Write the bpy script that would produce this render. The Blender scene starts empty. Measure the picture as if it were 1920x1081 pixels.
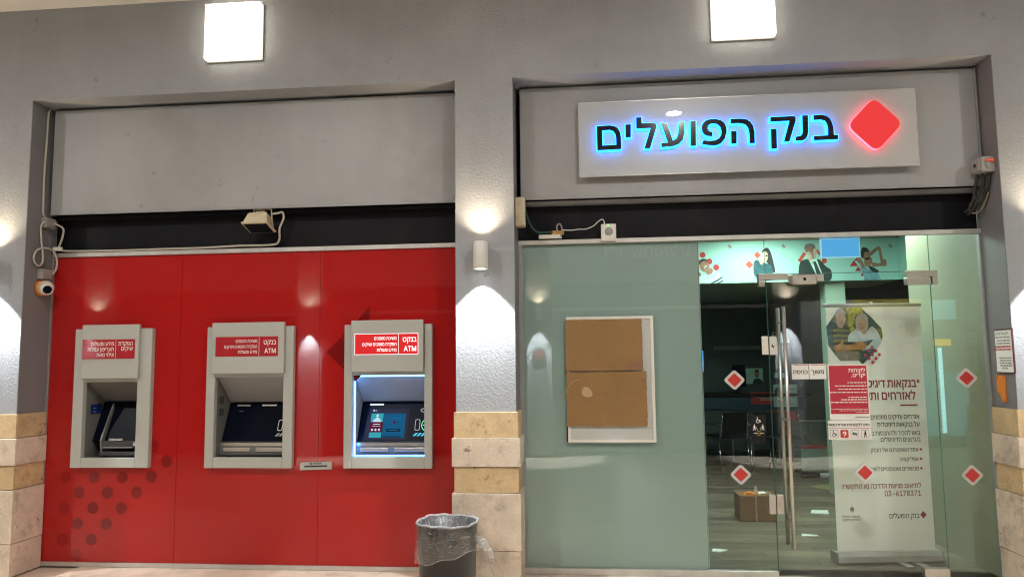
import bpy, bmesh, math, random
from mathutils import Vector, Matrix, noise
from mathutils.geometry import delaunay_2d_cdt

random.seed(7)
SC = bpy.context.scene
COL = SC.collection
R = math.radians

# ------------------------------------------------------------------ camera
cam_d = bpy.data.cameras.new('camera')
cam_d.sensor_width = 36.0
cam_d.lens = 1387.0 / 1920.0 * 36.0
cam_d.clip_start = 0.05
cam_d.clip_end = 2000.0
cam = bpy.data.objects.new('camera', cam_d)
COL.objects.link(cam)
_yaw, _pitch, _roll = R(-5.5), R(5.5), R(-0.66)
_f = Vector((math.sin(_yaw) * math.cos(_pitch), math.cos(_yaw) * math.cos(_pitch), math.sin(_pitch)))
_r0 = Vector((math.cos(_yaw), -math.sin(_yaw), 0))
_u0 = _r0.cross(_f)
_r = _r0 * math.cos(_roll) + _u0 * math.sin(_roll)
_u = -_r0 * math.sin(_roll) + _u0 * math.cos(_roll)
_m = Matrix((_r, _u, -_f)).transposed().to_4x4()
_m.translation = Vector((0, -5.8, 1.62))
cam.matrix_world = _m
SC.camera = cam

# ------------------------------------------------------------------ night sky
world = bpy.data.worlds.new('World')
SC.world = world
world.use_nodes = True
nt = world.node_tree
bg = nt.nodes['Background']
sky = nt.nodes.new('ShaderNodeTexSky')
sky.sky_type = 'NISHITA'
sky.sun_disc = False
sky.sun_elevation = R(-4)
sky.sun_rotation = R(200)
nt.links.new(sky.outputs[0], bg.inputs[0])
bg.inputs[1].default_value = 0.05

SC.view_settings.view_transform = 'Standard'
SC.view_settings.look = 'None'
SC.view_settings.exposure = 0.0
SC.view_settings.gamma = 1.0
SC.view_settings.use_curve_mapping = False

# lamp strengths (everything that shines in the place)
L_SQUARE = 4.5       # square wall lamps
L_SPOT = 165.0         # sconce down spot (W)
L_UP = 5.5            # sconce upper mouth
L_DOWN = 8.0          # sconce lower mouth
L_CEIL = 1280.0         # passage downlights
L_ROOM = 33.0          # bank room ceiling panels
L_SHOP = 26.0          # shop across the passage

SC.render.engine = 'CYCLES'
SC.render.filter_size = 1.15
SC.cycles.pixel_filter_type = 'BLACKMAN_HARRIS'
SC.cycles.filter_width = 1.15
cy = SC.cycles
cy.use_denoising = True
try:
    cy.denoiser = 'OPENIMAGEDENOISE'
except Exception:
    pass
cy.max_bounces = 8
cy.diffuse_bounces = 4
cy.glossy_bounces = 4
cy.transmission_bounces = 6
cy.transparent_max_bounces = 24
cy.sample_clamp_indirect = 40.0
cy.caustics_reflective = False
cy.caustics_refractive = False

# ------------------------------------------------------------------ helpers
def srgb(r, g, b):
    f = lambda c: (c / 255 / 12.92) if c / 255 <= 0.04045 else ((c / 255 + 0.055) / 1.055) ** 2.4
    return (f(r), f(g), f(b))


def mat(name, col, rough=0.5, metal=0.0, var=0.0, vscale=3.0, bump=0.0, bscale=80.0, coat=0.0,
        coat_rough=0.02, emit=None, es=0.0, grain=0.0, gscale=200.0, stain=None, sscale=1.2, samt=0.0,
        spec=0.5, rand=0.0, streak=0.0, sdir=(1, 10, 10), marks=0.0, mscale=14.0, mlevel=0.66, coat_var=0.0):
    m = bpy.data.materials.new(name)
    m.use_nodes = True
    t = m.node_tree
    b = t.nodes['Principled BSDF']
    b.inputs['Roughness'].default_value = rough
    b.inputs['Metallic'].default_value = metal
    b.inputs['Specular IOR Level'].default_value = spec
    b.inputs['Coat Weight'].default_value = coat
    b.inputs['Coat Roughness'].default_value = coat_rough
    b.inputs['Base Color'].default_value = (*col, 1)
    if emit:
        b.inputs['Emission Color'].default_value = (*emit, 1)
        b.inputs['Emission Strength'].default_value = es
    geo = t.nodes.new('ShaderNodeNewGeometry')
    pos = geo.outputs['Position']
    cur = None

    def nz(scale, detail=4.0, rough_=0.55, vec=None):
        n = t.nodes.new('ShaderNodeTexNoise')
        n.inputs['Scale'].default_value = scale
        n.inputs['Detail'].default_value = detail
        n.inputs['Roughness'].default_value = rough_
        t.links.new(vec or pos, n.inputs['Vector'])
        return n.outputs['Fac']

    def ramp(fac, lo, hi, a, bb):
        mr = t.nodes.new('ShaderNodeMapRange')
        mr.inputs['From Min'].default_value = lo
        mr.inputs['From Max'].default_value = hi
        mr.inputs['To Min'].default_value = a
        mr.inputs['To Max'].default_value = bb
        t.links.new(fac, mr.inputs['Value'])
        return mr.outputs['Result']

    if var or grain or samt or rand or streak or marks:
        rgb = t.nodes.new('ShaderNodeRGB')
        rgb.outputs[0].default_value = (*col, 1)
        cur = rgb.outputs[0]

        def mul(cur, fac):
            v = t.nodes.new('ShaderNodeVectorMath')
            v.operation = 'SCALE'
            t.links.new(cur, v.inputs[0])
            t.links.new(fac, v.inputs['Scale'])
            return v.outputs[0]
        if var:
            cur = mul(cur, ramp(nz(vscale), 0.3, 0.7, 1 - var, 1 + var))
        if grain:
            cur = mul(cur, ramp(nz(gscale, 2), 0.3, 0.7, 1 - grain, 1 + grain))
        if streak:
            vm = t.nodes.new('ShaderNodeVectorMath')
            vm.operation = 'MULTIPLY'
            vm.inputs[1].default_value = sdir
            t.links.new(pos, vm.inputs[0])
            cur = mul(cur, ramp(nz(1.0, 6, 0.65, vm.outputs[0]), 0.3, 0.7, 1 - streak, 1 + streak))
        if rand:
            oi = t.nodes.new('ShaderNodeObjectInfo')
            cur = mul(cur, ramp(oi.outputs['Random'], 0, 1, 1 - rand, 1 + rand))
        if samt:
            mx = t.nodes.new('ShaderNodeMix')
            mx.data_type = 'RGBA'
            t.links.new(ramp(nz(sscale, 8, 0.65), 0.52, 0.72, 0, samt), mx.inputs['Factor'])
            t.links.new(cur, mx.inputs['A'])
            mx.inputs['B'].default_value = (*(stain or (0.05, 0.045, 0.04)), 1)
            cur = mx.outputs['Result']
        if marks:
            m3 = t.nodes.new('ShaderNodeMix')
            m3.data_type = 'RGBA'
            t.links.new(ramp(nz(mscale, 9, 0.7), mlevel, mlevel + 0.04, 0, marks), m3.inputs['Factor'])
            t.links.new(cur, m3.inputs['A'])
            m3.inputs['B'].default_value = (col[0] * 0.16, col[1] * 0.13, col[2] * 0.11, 1)
            cur = m3.outputs['Result']
        t.links.new(cur, b.inputs['Base Color'])
    if coat_var:
        t.links.new(ramp(nz(2.2, 8, 0.7), 0.42, 0.68, coat_rough, coat_rough + coat_var), b.inputs['Coat Roughness'])
    if bump:
        bp = t.nodes.new('ShaderNodeBump')
        bp.inputs['Strength'].default_value = bump
        bp.inputs['Distance'].default_value = 0.01
        t.links.new(nz(bscale, 5, 0.6), bp.inputs['Height'])
        t.links.new(bp.outputs[0], b.inputs['Normal'])
    return m


def glass_mat(name, tint, gloss=1.0, haze=0.0, crease=0.0, cdir=(9, 9, 26)):
    """Thin clear sheet: a little mirror by angle, the rest passes tinted."""
    m = bpy.data.materials.new(name)
    m.use_nodes = True
    t = m.node_tree
    t.nodes.clear()
    out = t.nodes.new('ShaderNodeOutputMaterial')
    tr = t.nodes.new('ShaderNodeBsdfTransparent')
    tr.inputs[0].default_value = (*tint, 1)
    gl = t.nodes.new('ShaderNodeBsdfGlossy')
    gl.inputs['Roughness'].default_value = 0.01
    lw = t.nodes.new('ShaderNodeLayerWeight')
    lw.inputs['Blend'].default_value = 0.5
    pw = t.nodes.new('ShaderNodeMath')
    pw.operation = 'POWER'
    t.links.new(lw.outputs['Facing'], pw.inputs[0])
    pw.inputs[1].default_value = 5.0
    ml = t.nodes.new('ShaderNodeMath')
    ml.operation = 'MULTIPLY_ADD'
    t.links.new(pw.outputs[0], ml.inputs[0])
    ml.inputs[1].default_value = 0.95
    ml.inputs[2].default_value = 0.04 * gloss
    mix = t.nodes.new('ShaderNodeMixShader')
    t.links.new(ml.outputs[0], mix.inputs[0])
    t.links.new(tr.outputs[0], mix.inputs[1])
    t.links.new(gl.outputs[0], mix.inputs[2])
    last = mix.outputs[0]
    if haze:
        df = t.nodes.new('ShaderNodeBsdfTranslucent')
        df.inputs[0].default_value = (0.8, 0.8, 0.8, 1)
        d2 = t.nodes.new('ShaderNodeBsdfDiffuse')
        d2.inputs[0].default_value = (0.8, 0.8, 0.8, 1)
        ad = t.nodes.new('ShaderNodeMixShader')
        ad.inputs[0].default_value = 0.5
        t.links.new(df.outputs[0], ad.inputs[1])
        t.links.new(d2.outputs[0], ad.inputs[2])
        m2 = t.nodes.new('ShaderNodeMixShader')
        m2.inputs[0].default_value = haze
        if crease:                     # whitened creases
            g_ = t.nodes.new('ShaderNodeNewGeometry')
            vm = t.nodes.new('ShaderNodeVectorMath')
            vm.operation = 'MULTIPLY'
            vm.inputs[1].default_value = cdir
            t.links.new(g_.outputs['Position'], vm.inputs[0])
            n_ = t.nodes.new('ShaderNodeTexNoise')
            n_.inputs['Scale'].default_value = 1.0
            n_.inputs['Detail'].default_value = 2.0
            n_.inputs['Distortion'].default_value = 1.2
            t.links.new(vm.outputs[0], n_.inputs['Vector'])
            mr = t.nodes.new('ShaderNodeMapRange')
            mr.inputs['From Min'].default_value = 0.52
            mr.inputs['From Max'].default_value = 0.68
            mr.inputs['To Min'].default_value = haze
            mr.inputs['To Max'].default_value = crease
            t.links.new(n_.outputs['Fac'], mr.inputs['Value'])
            t.links.new(mr.outputs['Result'], m2.inputs[0])
        t.links.new(last, m2.inputs[1])
        t.links.new(ad.outputs[0], m2.inputs[2])
        last = m2.outputs[0]
    t.links.new(last, out.inputs[0])
    return m


def emis(name, col, s):
    m = bpy.data.materials.new(name)
    m.use_nodes = True
    t = m.node_tree
    t.nodes.clear()
    out = t.nodes.new('ShaderNodeOutputMaterial')
    e = t.nodes.new('ShaderNodeEmission')
    e.inputs[0].default_value = (*col, 1)
    e.inputs[1].default_value = s
    t.links.new(e.outputs[0], out.inputs[0])
    return m


BM = bmesh.new


def box(bm, x0, x1, y0, y1, z0, z1, bev=0.0):
    x0, x1 = min(x0, x1), max(x0, x1)
    y0, y1 = min(y0, y1), max(y0, y1)
    z0, z1 = min(z0, z1), max(z0, z1)
    v = [bm.verts.new(p) for p in ((x0, y0, z0), (x1, y0, z0), (x1, y1, z0), (x0, y1, z0),
                                   (x0, y0, z1), (x1, y0, z1), (x1, y1, z1), (x0, y1, z1))]
    fs = [bm.faces.new([v[i] for i in q]) for q in ((0, 3, 2, 1), (4, 5, 6, 7), (0, 1, 5, 4), (1, 2, 6, 5), (2, 3, 7, 6), (3, 0, 4, 7))]
    if bev:
        es = list({e for f in fs for e in f.edges})
        bmesh.ops.bevel(bm, geom=es, offset=bev, segments=2, affect='EDGES', profile=0.5)
    return bm


def bxm(*a, bev=0.0):
    return box(BM(), *a, bev=bev)


def tube(bm, pts, r, seg=8, r1=None, caps=True):
    pts = [Vector(p) for p in pts]
    n = len(pts)
    rings = []
    up = Vector((0, 0, 1))
    prev = None
    for i, p in enumerate(pts):
        d = (pts[min(i + 1, n - 1)] - pts[max(i - 1, 0)]).normalized()
        if prev is None:
            a = d.cross(up)
            if a.length < 1e-3:
                a = d.cross(Vector((1, 0, 0)))
        else:
            a = prev - d * prev.dot(d)
            if a.length < 1e-4:
                a = d.cross(Vector((1, 0.3, 0)))
        a.normalize()
        prev = a
        b = d.cross(a)
        rr = r if r1 is None else r + (r1 - r) * i / (n - 1)
        rings.append([bm.verts.new(p + (a * math.cos(2 * math.pi * k / seg) + b * math.sin(2 * math.pi * k / seg)) * rr) for k in range(seg)])
    for i in range(n - 1):
        for k in range(seg):
            f = bm.faces.new((rings[i][k], rings[i][(k + 1) % seg], rings[i + 1][(k + 1) % seg], rings[i + 1][k]))
            f.smooth = True
    if caps:
        bm.faces.new(rings[0][::-1])
        bm.faces.new(rings[-1])
    return bm


def spline(pts, k=8):
    """Smooth open curve through points."""
    P = [Vector(p) for p in pts]
    P = [P[0] * 2 - P[1]] + P + [P[-1] * 2 - P[-2]]
    out = []
    for i in range(1, len(P) - 2):
        for j in range(k):
            t = j / k
            a, b, c, d = P[i - 1], P[i], P[i + 1], P[i + 2]
            out.append(0.5 * ((2 * b) + (c - a) * t + (2 * a - 5 * b + 4 * c - d) * t * t + (3 * b - a - 3 * c + d) * t ** 3))
    out.append(P[-2])
    return out


def lathe(bm, prof, c, seg=32, axis=None, caps=False):
    """prof: (radius, height) list, about the axis through c."""
    ax = Vector(axis or (0, 0, 1)).normalized()
    q = Vector((0, 0, 1)).rotation_difference(ax)
    rings = []
    for r, h in prof:
        rings.append([bm.verts.new(Vector(c) + q @ Vector((r * math.cos(2 * math.pi * k / seg), r * math.sin(2 * math.pi * k / seg), h))) for k in range(seg)])
    for i in range(len(prof) - 1):
        for k in range(seg):
            f = bm.faces.new((rings[i][k], rings[i][(k + 1) % seg], rings[i + 1][(k + 1) % seg], rings[i + 1][k]))
            f.smooth = True
    if caps:
        bm.faces.new(rings[0][::-1])
        bm.faces.new(rings[-1])
    return bm


def winding(p, polys):
    """(even-odd crossings, winding sum) of the outlines round p."""
    n = w = 0
    x, y = p
    for q in polys:
        for i in range(len(q)):
            x0, y0 = q[i - 1]
            x1, y1 = q[i]
            if (y0 > y) != (y1 > y) and x < x0 + (y - y0) / (y1 - y0) * (x1 - x0):
                n += 1
                w += 1 if y1 > y0 else -1
    return n, w


def flat(bm, polys, mp, nonzero=False):
    """Filled flat outline(s) placed by mp(u, v) -> point; holes by even-odd or by winding."""
    vs, es = [], []
    for q in polys:
        k = len(vs)
        vs += [Vector((p[0], p[1])) for p in q]
        es += [(k + i, k + (i + 1) % len(q)) for i in range(len(q))]
    ov, oe, of, *_ = delaunay_2d_cdt(vs, es, [], 0, 1e-6)
    out = {}
    for f in of:
        c = sum((ov[i] for i in f), Vector((0, 0))) / len(f)
        n, w = winding(c, polys)
        if (w != 0) if nonzero else (n % 2):
            idx = []
            for i in f:
                if i not in out:
                    out[i] = bm.verts.new(mp(ov[i].x, ov[i].y))
                idx.append(out[i])
            bm.faces.new(idx)
    return bm


def slab(bm, poly, y0, y1, solid=True):
    """Outline in x,z given thickness from y0 (front) to y1 (back); poly may be a list of outlines with holes."""
    polys = poly if isinstance(poly[0][0], (tuple, list)) else [poly]
    flat(bm, polys, lambda u, v: (u, y0, v))
    if solid:
        flat(bm, polys, lambda u, v: (u, y1, v))
        for q in polys:
            n = len(q)
            a = [bm.verts.new((p[0], y0, p[1])) for p in q]
            b = [bm.verts.new((p[0], y1, p[1])) for p in q]
            for i in range(n):
                bm.faces.new((a[i], a[(i + 1) % n], b[(i + 1) % n], b[i]))
    return bm


def ell(cx, cy_, rx, ry, n=24, rot=0.0):
    o = []
    for k in range(n):
        a = 2 * math.pi * k / n
        x, y = rx * math.cos(a), ry * math.sin(a)
        o.append((cx + x * math.cos(rot) - y * math.sin(rot), cy_ + x * math.sin(rot) + y * math.cos(rot)))
    return o


def rrect(x0, x1, z0, z1, r, n=5):
    o = []
    for cx, cz, a0 in ((x1 - r, z1 - r, 0), (x0 + r, z1 - r, 90), (x0 + r, z0 + r, 180), (x1 - r, z0 + r, 270)):
        for k in range(n + 1):
            a = R(a0 + 90 * k / n)
            o.append((cx + r * math.cos(a), cz + r * math.sin(a)))
    return o


def diamond(cx, cz, h, rr=0.2, n=4, w=None):
    """Rounded diamond of half height h."""
    w = w or h
    pts = [(0, 1), (-1, 0), (0, -1), (1, 0)]
    o = []
    for i in range(4):
        p, a, b = Vector(pts[i]), Vector(pts[i - 1]), Vector(pts[(i + 1) % 4])
        s, e = p + (a - p) * rr, p + (b - p) * rr
        for k in range(n + 1):
            t = k / n
            q = s * (1 - t) ** 2 + p * 2 * t * (1 - t) + e * t * t
            o.append((cx + q.x * w, cz + q.y * h))
    return o


def blob(pts, k=5):
    """Smooth closed outline through points."""
    n = len(pts)
    o = []
    for i in range(n):
        a, b, c, d = (Vector(pts[(i + j) % n]) for j in (-1, 0, 1, 2))
        for j in range(k):
            t = j / k
            q = 0.5 * ((2 * b) + (c - a) * t + (2 * a - 5 * b + 4 * c - d) * t * t + (3 * b - a - 3 * c + d) * t ** 3)
            o.append((q.x, q.y))
    return o


def acc(o):
    v = Vector((0, 0, 0))
    while o:
        v += o.location
        o = o.parent
    return v


def obj(name, bm, m, parent=None, recalc=True):
    if recalc:
        bmesh.ops.recalc_face_normals(bm, faces=bm.faces[:])
    me = bpy.data.meshes.new(name)
    bm.to_mesh(me)
    bm.free()
    if m:
        me.materials.append(m)
    o = bpy.data.objects.new(name, me)
    COL.objects.link(o)
    if parent:
        o.parent = parent
        o.location = -acc(parent)
    return o


def thing(name, label, cat, loc, group=None):
    o = bpy.data.objects.new(name, None)
    o.empty_display_size = 0.1
    o.location = loc
    COL.objects.link(o)
    return tag(o, label, cat, group)


def tag(o, label, cat, group=None):
    o['label'] = label
    o['category'] = cat
    if group:
        o['group'] = group
    return o


def structure(o, label=None):
    o['kind'] = 'structure'
    if label:
        o['label'] = label
    return o


def dup(root, loc, label=None):
    r = root.copy()
    COL.objects.link(r)
    r.location = loc
    if label:
        r['label'] = label
    for ch in list(root.children):
        c = ch.copy()
        COL.objects.link(c)
        c.parent = r
        for g in list(ch.children):
            d = g.copy()
            COL.objects.link(d)
            d.parent = c
    return r


def shared(name, me, loc, parent):
    o = bpy.data.objects.new(name, me)
    COL.objects.link(o)
    o.parent = parent
    o.location = Vector(loc) - acc(parent)
    return o


def mesh_of(bm, m):
    bmesh.ops.recalc_face_normals(bm, faces=bm.faces[:])
    me = bpy.data.meshes.new('piece')
    bm.to_mesh(me)
    bm.free()
    me.materials.append(m)
    return me

# ------------------------------------------------------------------ lettering (outlines, letter height = 100)
GLYPHS = {
    'א': (102, '76,0 33,65 8,100 26,100 67,40 94,0|9,0 9,27 10,35 11,42 13,48 17,56 22,63 29,68 37,71 42,60 36,58 32,54 29,49 27,43 25,36 25,28 25,0|65,31 60,42 65,45 69,48 72,53 75,59 76,66 76,74 76,100 92,100 92,75 91,68 90,61 88,54 85,46 79,40 73,35'),
    'ב': (92, '59,0 59,65 58,75 54,81 47,85 39,86 5,86 5,100 40,100 51,99 59,97 66,92 70,86 73,78 74,68 74,0|5,0 5,14 87,14 87,0'),
    'ג': (59, '3,-2 3,15 15,21 24,29 29,35 32,43 34,50 35,58 35,75 34,80 33,84 25,86 9,86 9,100 30,100 38,99 44,95 49,88 50,77 50,30 54,0 41,0 36,28 36,28 28,17 19,8 10,2'),
    'ד': (88, '54,0 54,92 69,92 69,0|2,86 2,100 84,100 84,86'),
    'ה': (110, '81,0 81,65 80,75 76,81 70,85 62,86 14,86 14,100 63,100 73,99 82,97 88,92 93,86 96,78 97,68 97,0|14,0 14,60 30,60 30,0'),
    'ו': (44, '14,0 14,100 30,100 30,0'),
    'ז': (51, '17,0 17,59 17,66 19,72 24,81 30,85 30,86 4,86 4,100 46,100 46,87 41,83 35,75 33,69 32,61 32,0'),
    'ח': (114, '66,100 77,99 85,97 92,92 96,86 99,78 100,68 100,0 85,0 85,65 83,75 80,81 73,85 65,86 30,86 30,0 14,0 14,100'),
    'ט': (114, '58,-2 48,-1 39,1 32,4 25,10 20,17 16,26 14,33 13,41 13,50 13,100 28,100 28,50 29,39 31,29 35,21 41,16 49,12 59,11 68,12 76,16 82,21 86,29 89,39 89,50 89,63 87,75 83,84 79,87 73,88 64,86 54,82 54,97 63,100 75,102 84,101 92,98 97,93 101,87 103,79 104,70 105,50 105,39 103,30 100,22 95,14 90,9 83,4 76,1 68,-2'),
    'י': (40, '13,36 13,100 28,100 28,51 20,36'),
    'כ': (91, '5,0 5,14 38,14 47,15 54,18 60,24 64,31 66,40 67,50 66,61 63,70 59,77 52,82 44,85 33,86 5,86 5,100 35,100 46,99 56,96 64,92 71,86 76,79 80,71 82,61 83,51 82,41 80,33 78,25 74,18 69,12 62,7 55,3 47,1 38,0'),
    'ך': (92, '64,-41 64,49 64,59 61,68 58,74 53,79 47,82 40,84 25,86 3,86 3,100 27,100 38,99 48,97 57,94 65,89 71,82 76,73 78,66 80,58 80,49 80,-41'),
    'ל': (86, '18,100 80,100 80,89 49,0 33,0 64,86 3,86 3,128 18,128'),
    'מ': (109, '59,102 70,101 79,98 86,92 91,86 94,77 95,68 95,0 52,0 52,14 80,14 80,65 79,75 75,82 68,87 58,89 50,88 43,85 38,80 34,73 31,65 30,55 24,0 8,0 16,69 9,100 24,100 27,86 28,86 33,92 39,97 48,101'),
    'ם': (110, '12,0 12,100 63,100 73,99 82,97 88,92 93,86 96,78 97,68 97,0|27,14 81,14 81,65 80,75 76,81 70,85 62,86 27,86'),
    'נ': (67, '5,0 5,14 38,14 38,75 38,80 36,84 29,86 11,86 11,100 33,100 41,99 48,95 52,88 54,77 54,0'),
    'ן': (50, '21,-41 21,75 20,80 18,84 11,86 3,86 3,100 16,100 24,99 30,95 35,88 36,77 36,-41'),
    'ס': (115, '60,-2 50,-1 41,1 33,5 27,11 21,18 17,27 15,34 14,42 13,51 14,60 15,69 18,86 6,86 6,100 59,100 69,99 78,97 85,94 92,89 97,83 101,76 104,68 106,59 107,49 106,42 105,34 103,28 99,19 94,11 87,6 79,1 70,-1|59,11 67,12 73,14 79,17 83,21 87,27 89,34 90,41 91,50 90,58 89,66 87,72 82,78 75,83 66,85 57,86 34,86 31,73 29,63 29,52 30,40 32,30 36,22 42,16 50,12'),
    'ע': (103, '4,0 4,14 35,14 44,15 53,17 60,20 66,24 71,31 74,39 76,45 78,52 79,60 82,100 98,100 94,60 92,44 89,36 86,28 82,20 76,14 69,8 59,4 52,2 44,0 35,0|32,11 12,100 27,100 47,11'),
    'פ': (102, '8,0 8,14 48,14 57,15 65,18 71,24 75,31 77,40 78,50 77,61 74,70 69,77 63,82 54,85 44,86 15,86 15,100 46,100 57,99 66,96 74,92 81,86 87,79 90,71 93,61 93,51 93,41 91,33 88,25 84,18 79,12 73,7 66,3 58,1 48,0|37,39 28,40 21,43 15,48 11,55 9,63 8,72 8,100 24,100 24,73 26,62 31,56 39,54 42,54 45,54 45,40 41,40'),
    'ף': (98, '71,-41 71,50 70,61 68,70 63,77 56,82 48,85 37,86 2,86 2,100 39,100 50,99 59,96 68,92 74,86 80,79 84,71 86,61 87,51 87,-41|31,36 21,37 14,40 9,45 5,51 2,59 2,68 2,100 17,100 17,70 19,59 24,52 33,50 35,50 38,51 38,36 34,36'),
    'צ': (94, '73,1 5,100 23,100 61,43 81,11|4,0 4,14 78,14 81,11 81,0|59,35 54,47 62,51 67,58 70,67 71,79 71,100 86,100 86,80 86,72 85,65 83,59 79,51 74,44 67,39'),
    'ץ': (81, '23,-41 23,40 1,100 17,100 38,39 38,-41|33,28 32,42 46,46 52,49 57,53 59,60 61,68 64,100 79,100 77,71 75,60 73,51 68,43 60,37 48,32'),
    'ק': (106, '53,0 85,86 14,86 14,100 101,100 101,89 69,0|14,-41 14,61 29,61 29,-41'),
    'ר': (92, '63,0 63,65 62,75 58,81 51,85 43,86 3,86 3,100 44,100 55,99 63,97 70,92 74,86 77,78 78,68 78,0'),
    'ש': (119, '16,0 7,100 22,100 30,14 51,14 59,15 67,17 74,20 80,25 85,31 90,39 92,45 94,52 95,60 98,100 114,100 110,60 107,46 105,38 102,30 97,22 91,15 84,9 75,4 68,2 60,0 51,0|25,34 24,48 38,52 46,56 51,64 53,74 55,100 70,100 68,77 67,64 63,54 59,49 55,45 48,42 40,39'),
    'ת': (113, '84,0 84,65 83,75 79,81 72,85 64,86 7,86 7,100 65,100 76,99 84,97 91,92 95,86 98,78 99,68 99,0|6,0 6,14 14,14 18,15 21,18 22,23 23,30 23,93 38,93 38,30 38,21 36,14 32,8 24,2 13,0'),
    'A': (94, '3,0 40,100 54,100 91,0 78,0 56,59 52,73 46,94 48,94 42,73 37,59 17,0|22,28 22,39 73,39 73,28'),
    'T': (88, '6,89 6,100 82,100 82,89 50,89 50,0 38,0 38,89'),
    'M': (123, '12,0 12,100 30,100 54,37 56,31 59,24 61,16 63,10 60,10 62,16 65,24 67,31 69,37 94,100 112,100 112,0 99,0 99,57 99,64 99,72 99,81 100,90 101,90 98,80 95,71 92,63 90,57 67,0 56,0 33,57 31,63 28,71 25,80 22,90 23,90 24,82 24,73 24,65 24,57 24,0'),
    '0': (89, '45,-1 37,-1 31,1 26,5 21,9 17,15 14,22 11,30 10,40 9,50 10,60 11,69 14,78 17,85 21,91 26,95 31,99 38,101 45,101 52,101 58,99 63,95 68,91 72,85 76,78 78,69 79,60 80,50 79,40 78,30 76,22 72,15 68,9 64,5 58,1 52,-1|45,10 51,11 57,14 62,20 65,28 66,35 67,42 68,50 67,58 66,65 65,72 62,80 57,86 51,89 45,90 38,89 32,86 28,80 24,72 23,65 22,58 21,50 22,42 23,35 24,28 28,20 32,14 38,11'),
    '1': (89, '15,0 15,11 77,11 77,0|54,100 54,0 42,0 42,88 41,88 17,70 17,84 39,100'),
    '2': (89, '13,0 13,9 46,45 55,56 61,64 63,73 62,78 60,82 54,88 44,90 39,90 34,88 30,85 27,81 26,77 25,71 13,71 14,80 17,87 22,93 28,98 36,100 44,101 53,100 60,98 66,93 71,88 74,81 75,73 73,62 70,57 66,51 52,35 30,12 30,11 77,11 77,0'),
    '3': (89, '43,-1 34,-1 26,2 19,6 14,11 10,18 9,26 21,26 23,21 25,17 28,14 32,12 43,10 49,10 54,12 58,15 62,18 64,23 65,28 64,34 62,39 59,43 54,46 48,48 40,49 31,49 31,59 57,88 57,89 14,89 14,100 73,100 73,91 42,55 42,57 52,57 61,54 68,50 73,44 76,37 77,28 76,20 73,13 68,7 61,2 52,0'),
    '4': (89, '8,21 8,31 49,100 61,100 21,33 21,32 81,32 81,21|55,0 55,24 55,29 55,62 67,62 67,0'),
    '5': (89, '43,-1 35,0 28,2 21,6 16,12 13,18 12,26 24,26 27,17 34,12 43,10 49,11 54,13 59,16 62,21 64,26 64,32 64,38 62,43 58,48 54,52 49,54 43,54 33,53 25,48 13,50 19,100 72,100 72,89 30,89 26,59 27,59 35,64 45,66 52,65 58,63 63,60 68,56 72,51 74,45 76,39 77,32 76,23 73,15 67,8 61,3 53,0'),
    '6': (89, '44,-1 36,0 28,3 22,8 17,15 14,23 12,32 13,39 16,47 18,53 22,59 27,67 50,100 63,100 30,51 29,51 32,57 38,60 46,62 55,61 62,58 68,53 73,47 75,40 76,31 75,22 72,14 67,8 61,3 53,0|44,10 50,10 55,12 59,16 62,20 64,25 64,31 64,37 62,42 59,46 55,49 50,51 44,52 39,51 34,49 30,46 27,42 25,37 25,31 25,25 27,20 30,16 34,12 39,10'),
    '7': (89, '19,0 64,88 64,89 12,89 12,100 77,100 77,88 32,0'),
    '8': (89, '44,-1 35,0 27,2 20,7 15,12 11,19 10,27 11,33 13,38 16,43 20,47 25,50 30,52 30,52 23,55 18,61 15,67 14,75 15,82 18,88 22,94 29,98 36,100 44,101 53,100 60,98 66,94 71,88 74,82 75,75 74,67 71,61 66,55 59,52 59,52 64,50 69,47 73,43 76,38 78,33 79,27 78,19 74,12 69,7 62,2 54,0|44,10 51,10 56,12 60,14 63,18 66,22 66,27 65,32 63,37 60,41 56,44 50,46 44,46 39,46 33,44 29,41 26,37 23,32 23,27 23,22 25,18 29,14 33,12 38,10|44,57 54,59 60,65 62,69 63,74 60,83 54,88 44,90 35,88 28,83 27,79 26,74 27,69 28,65 35,59'),
    '9': (89, '44,101 53,100 61,97 67,92 72,85 75,77 76,68 76,61 73,53 71,47 67,41 62,33 39,0 26,0 59,49 60,49 57,43 50,40 43,38 34,39 27,42 21,47 16,53 13,60 12,69 14,78 17,86 22,92 28,97 36,100|44,90 39,90 34,88 30,84 27,80 25,75 25,69 25,63 27,58 30,54 34,51 39,49 44,48 50,49 55,51 59,54 62,58 64,63 64,69 64,75 62,80 59,84 55,88 50,90'),
    '-': (89, '66,48 66,37 22,37 22,48'),
    ',': (37, '7,-23 13,14 27,14 17,-23'),
    '.': (37, '19,-1 12,2 10,8 12,14 19,17 25,14 28,8 25,2'),
    ':': (37, '19,-1 12,2 10,8 12,14 19,17 25,14 28,8 25,2|19,53 12,56 10,62 12,69 19,71 25,69 28,62 25,56'),
    '"': (63, '15,62 14,100 27,100 25,62|38,62 36,100 49,100 48,62'),
}


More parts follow.
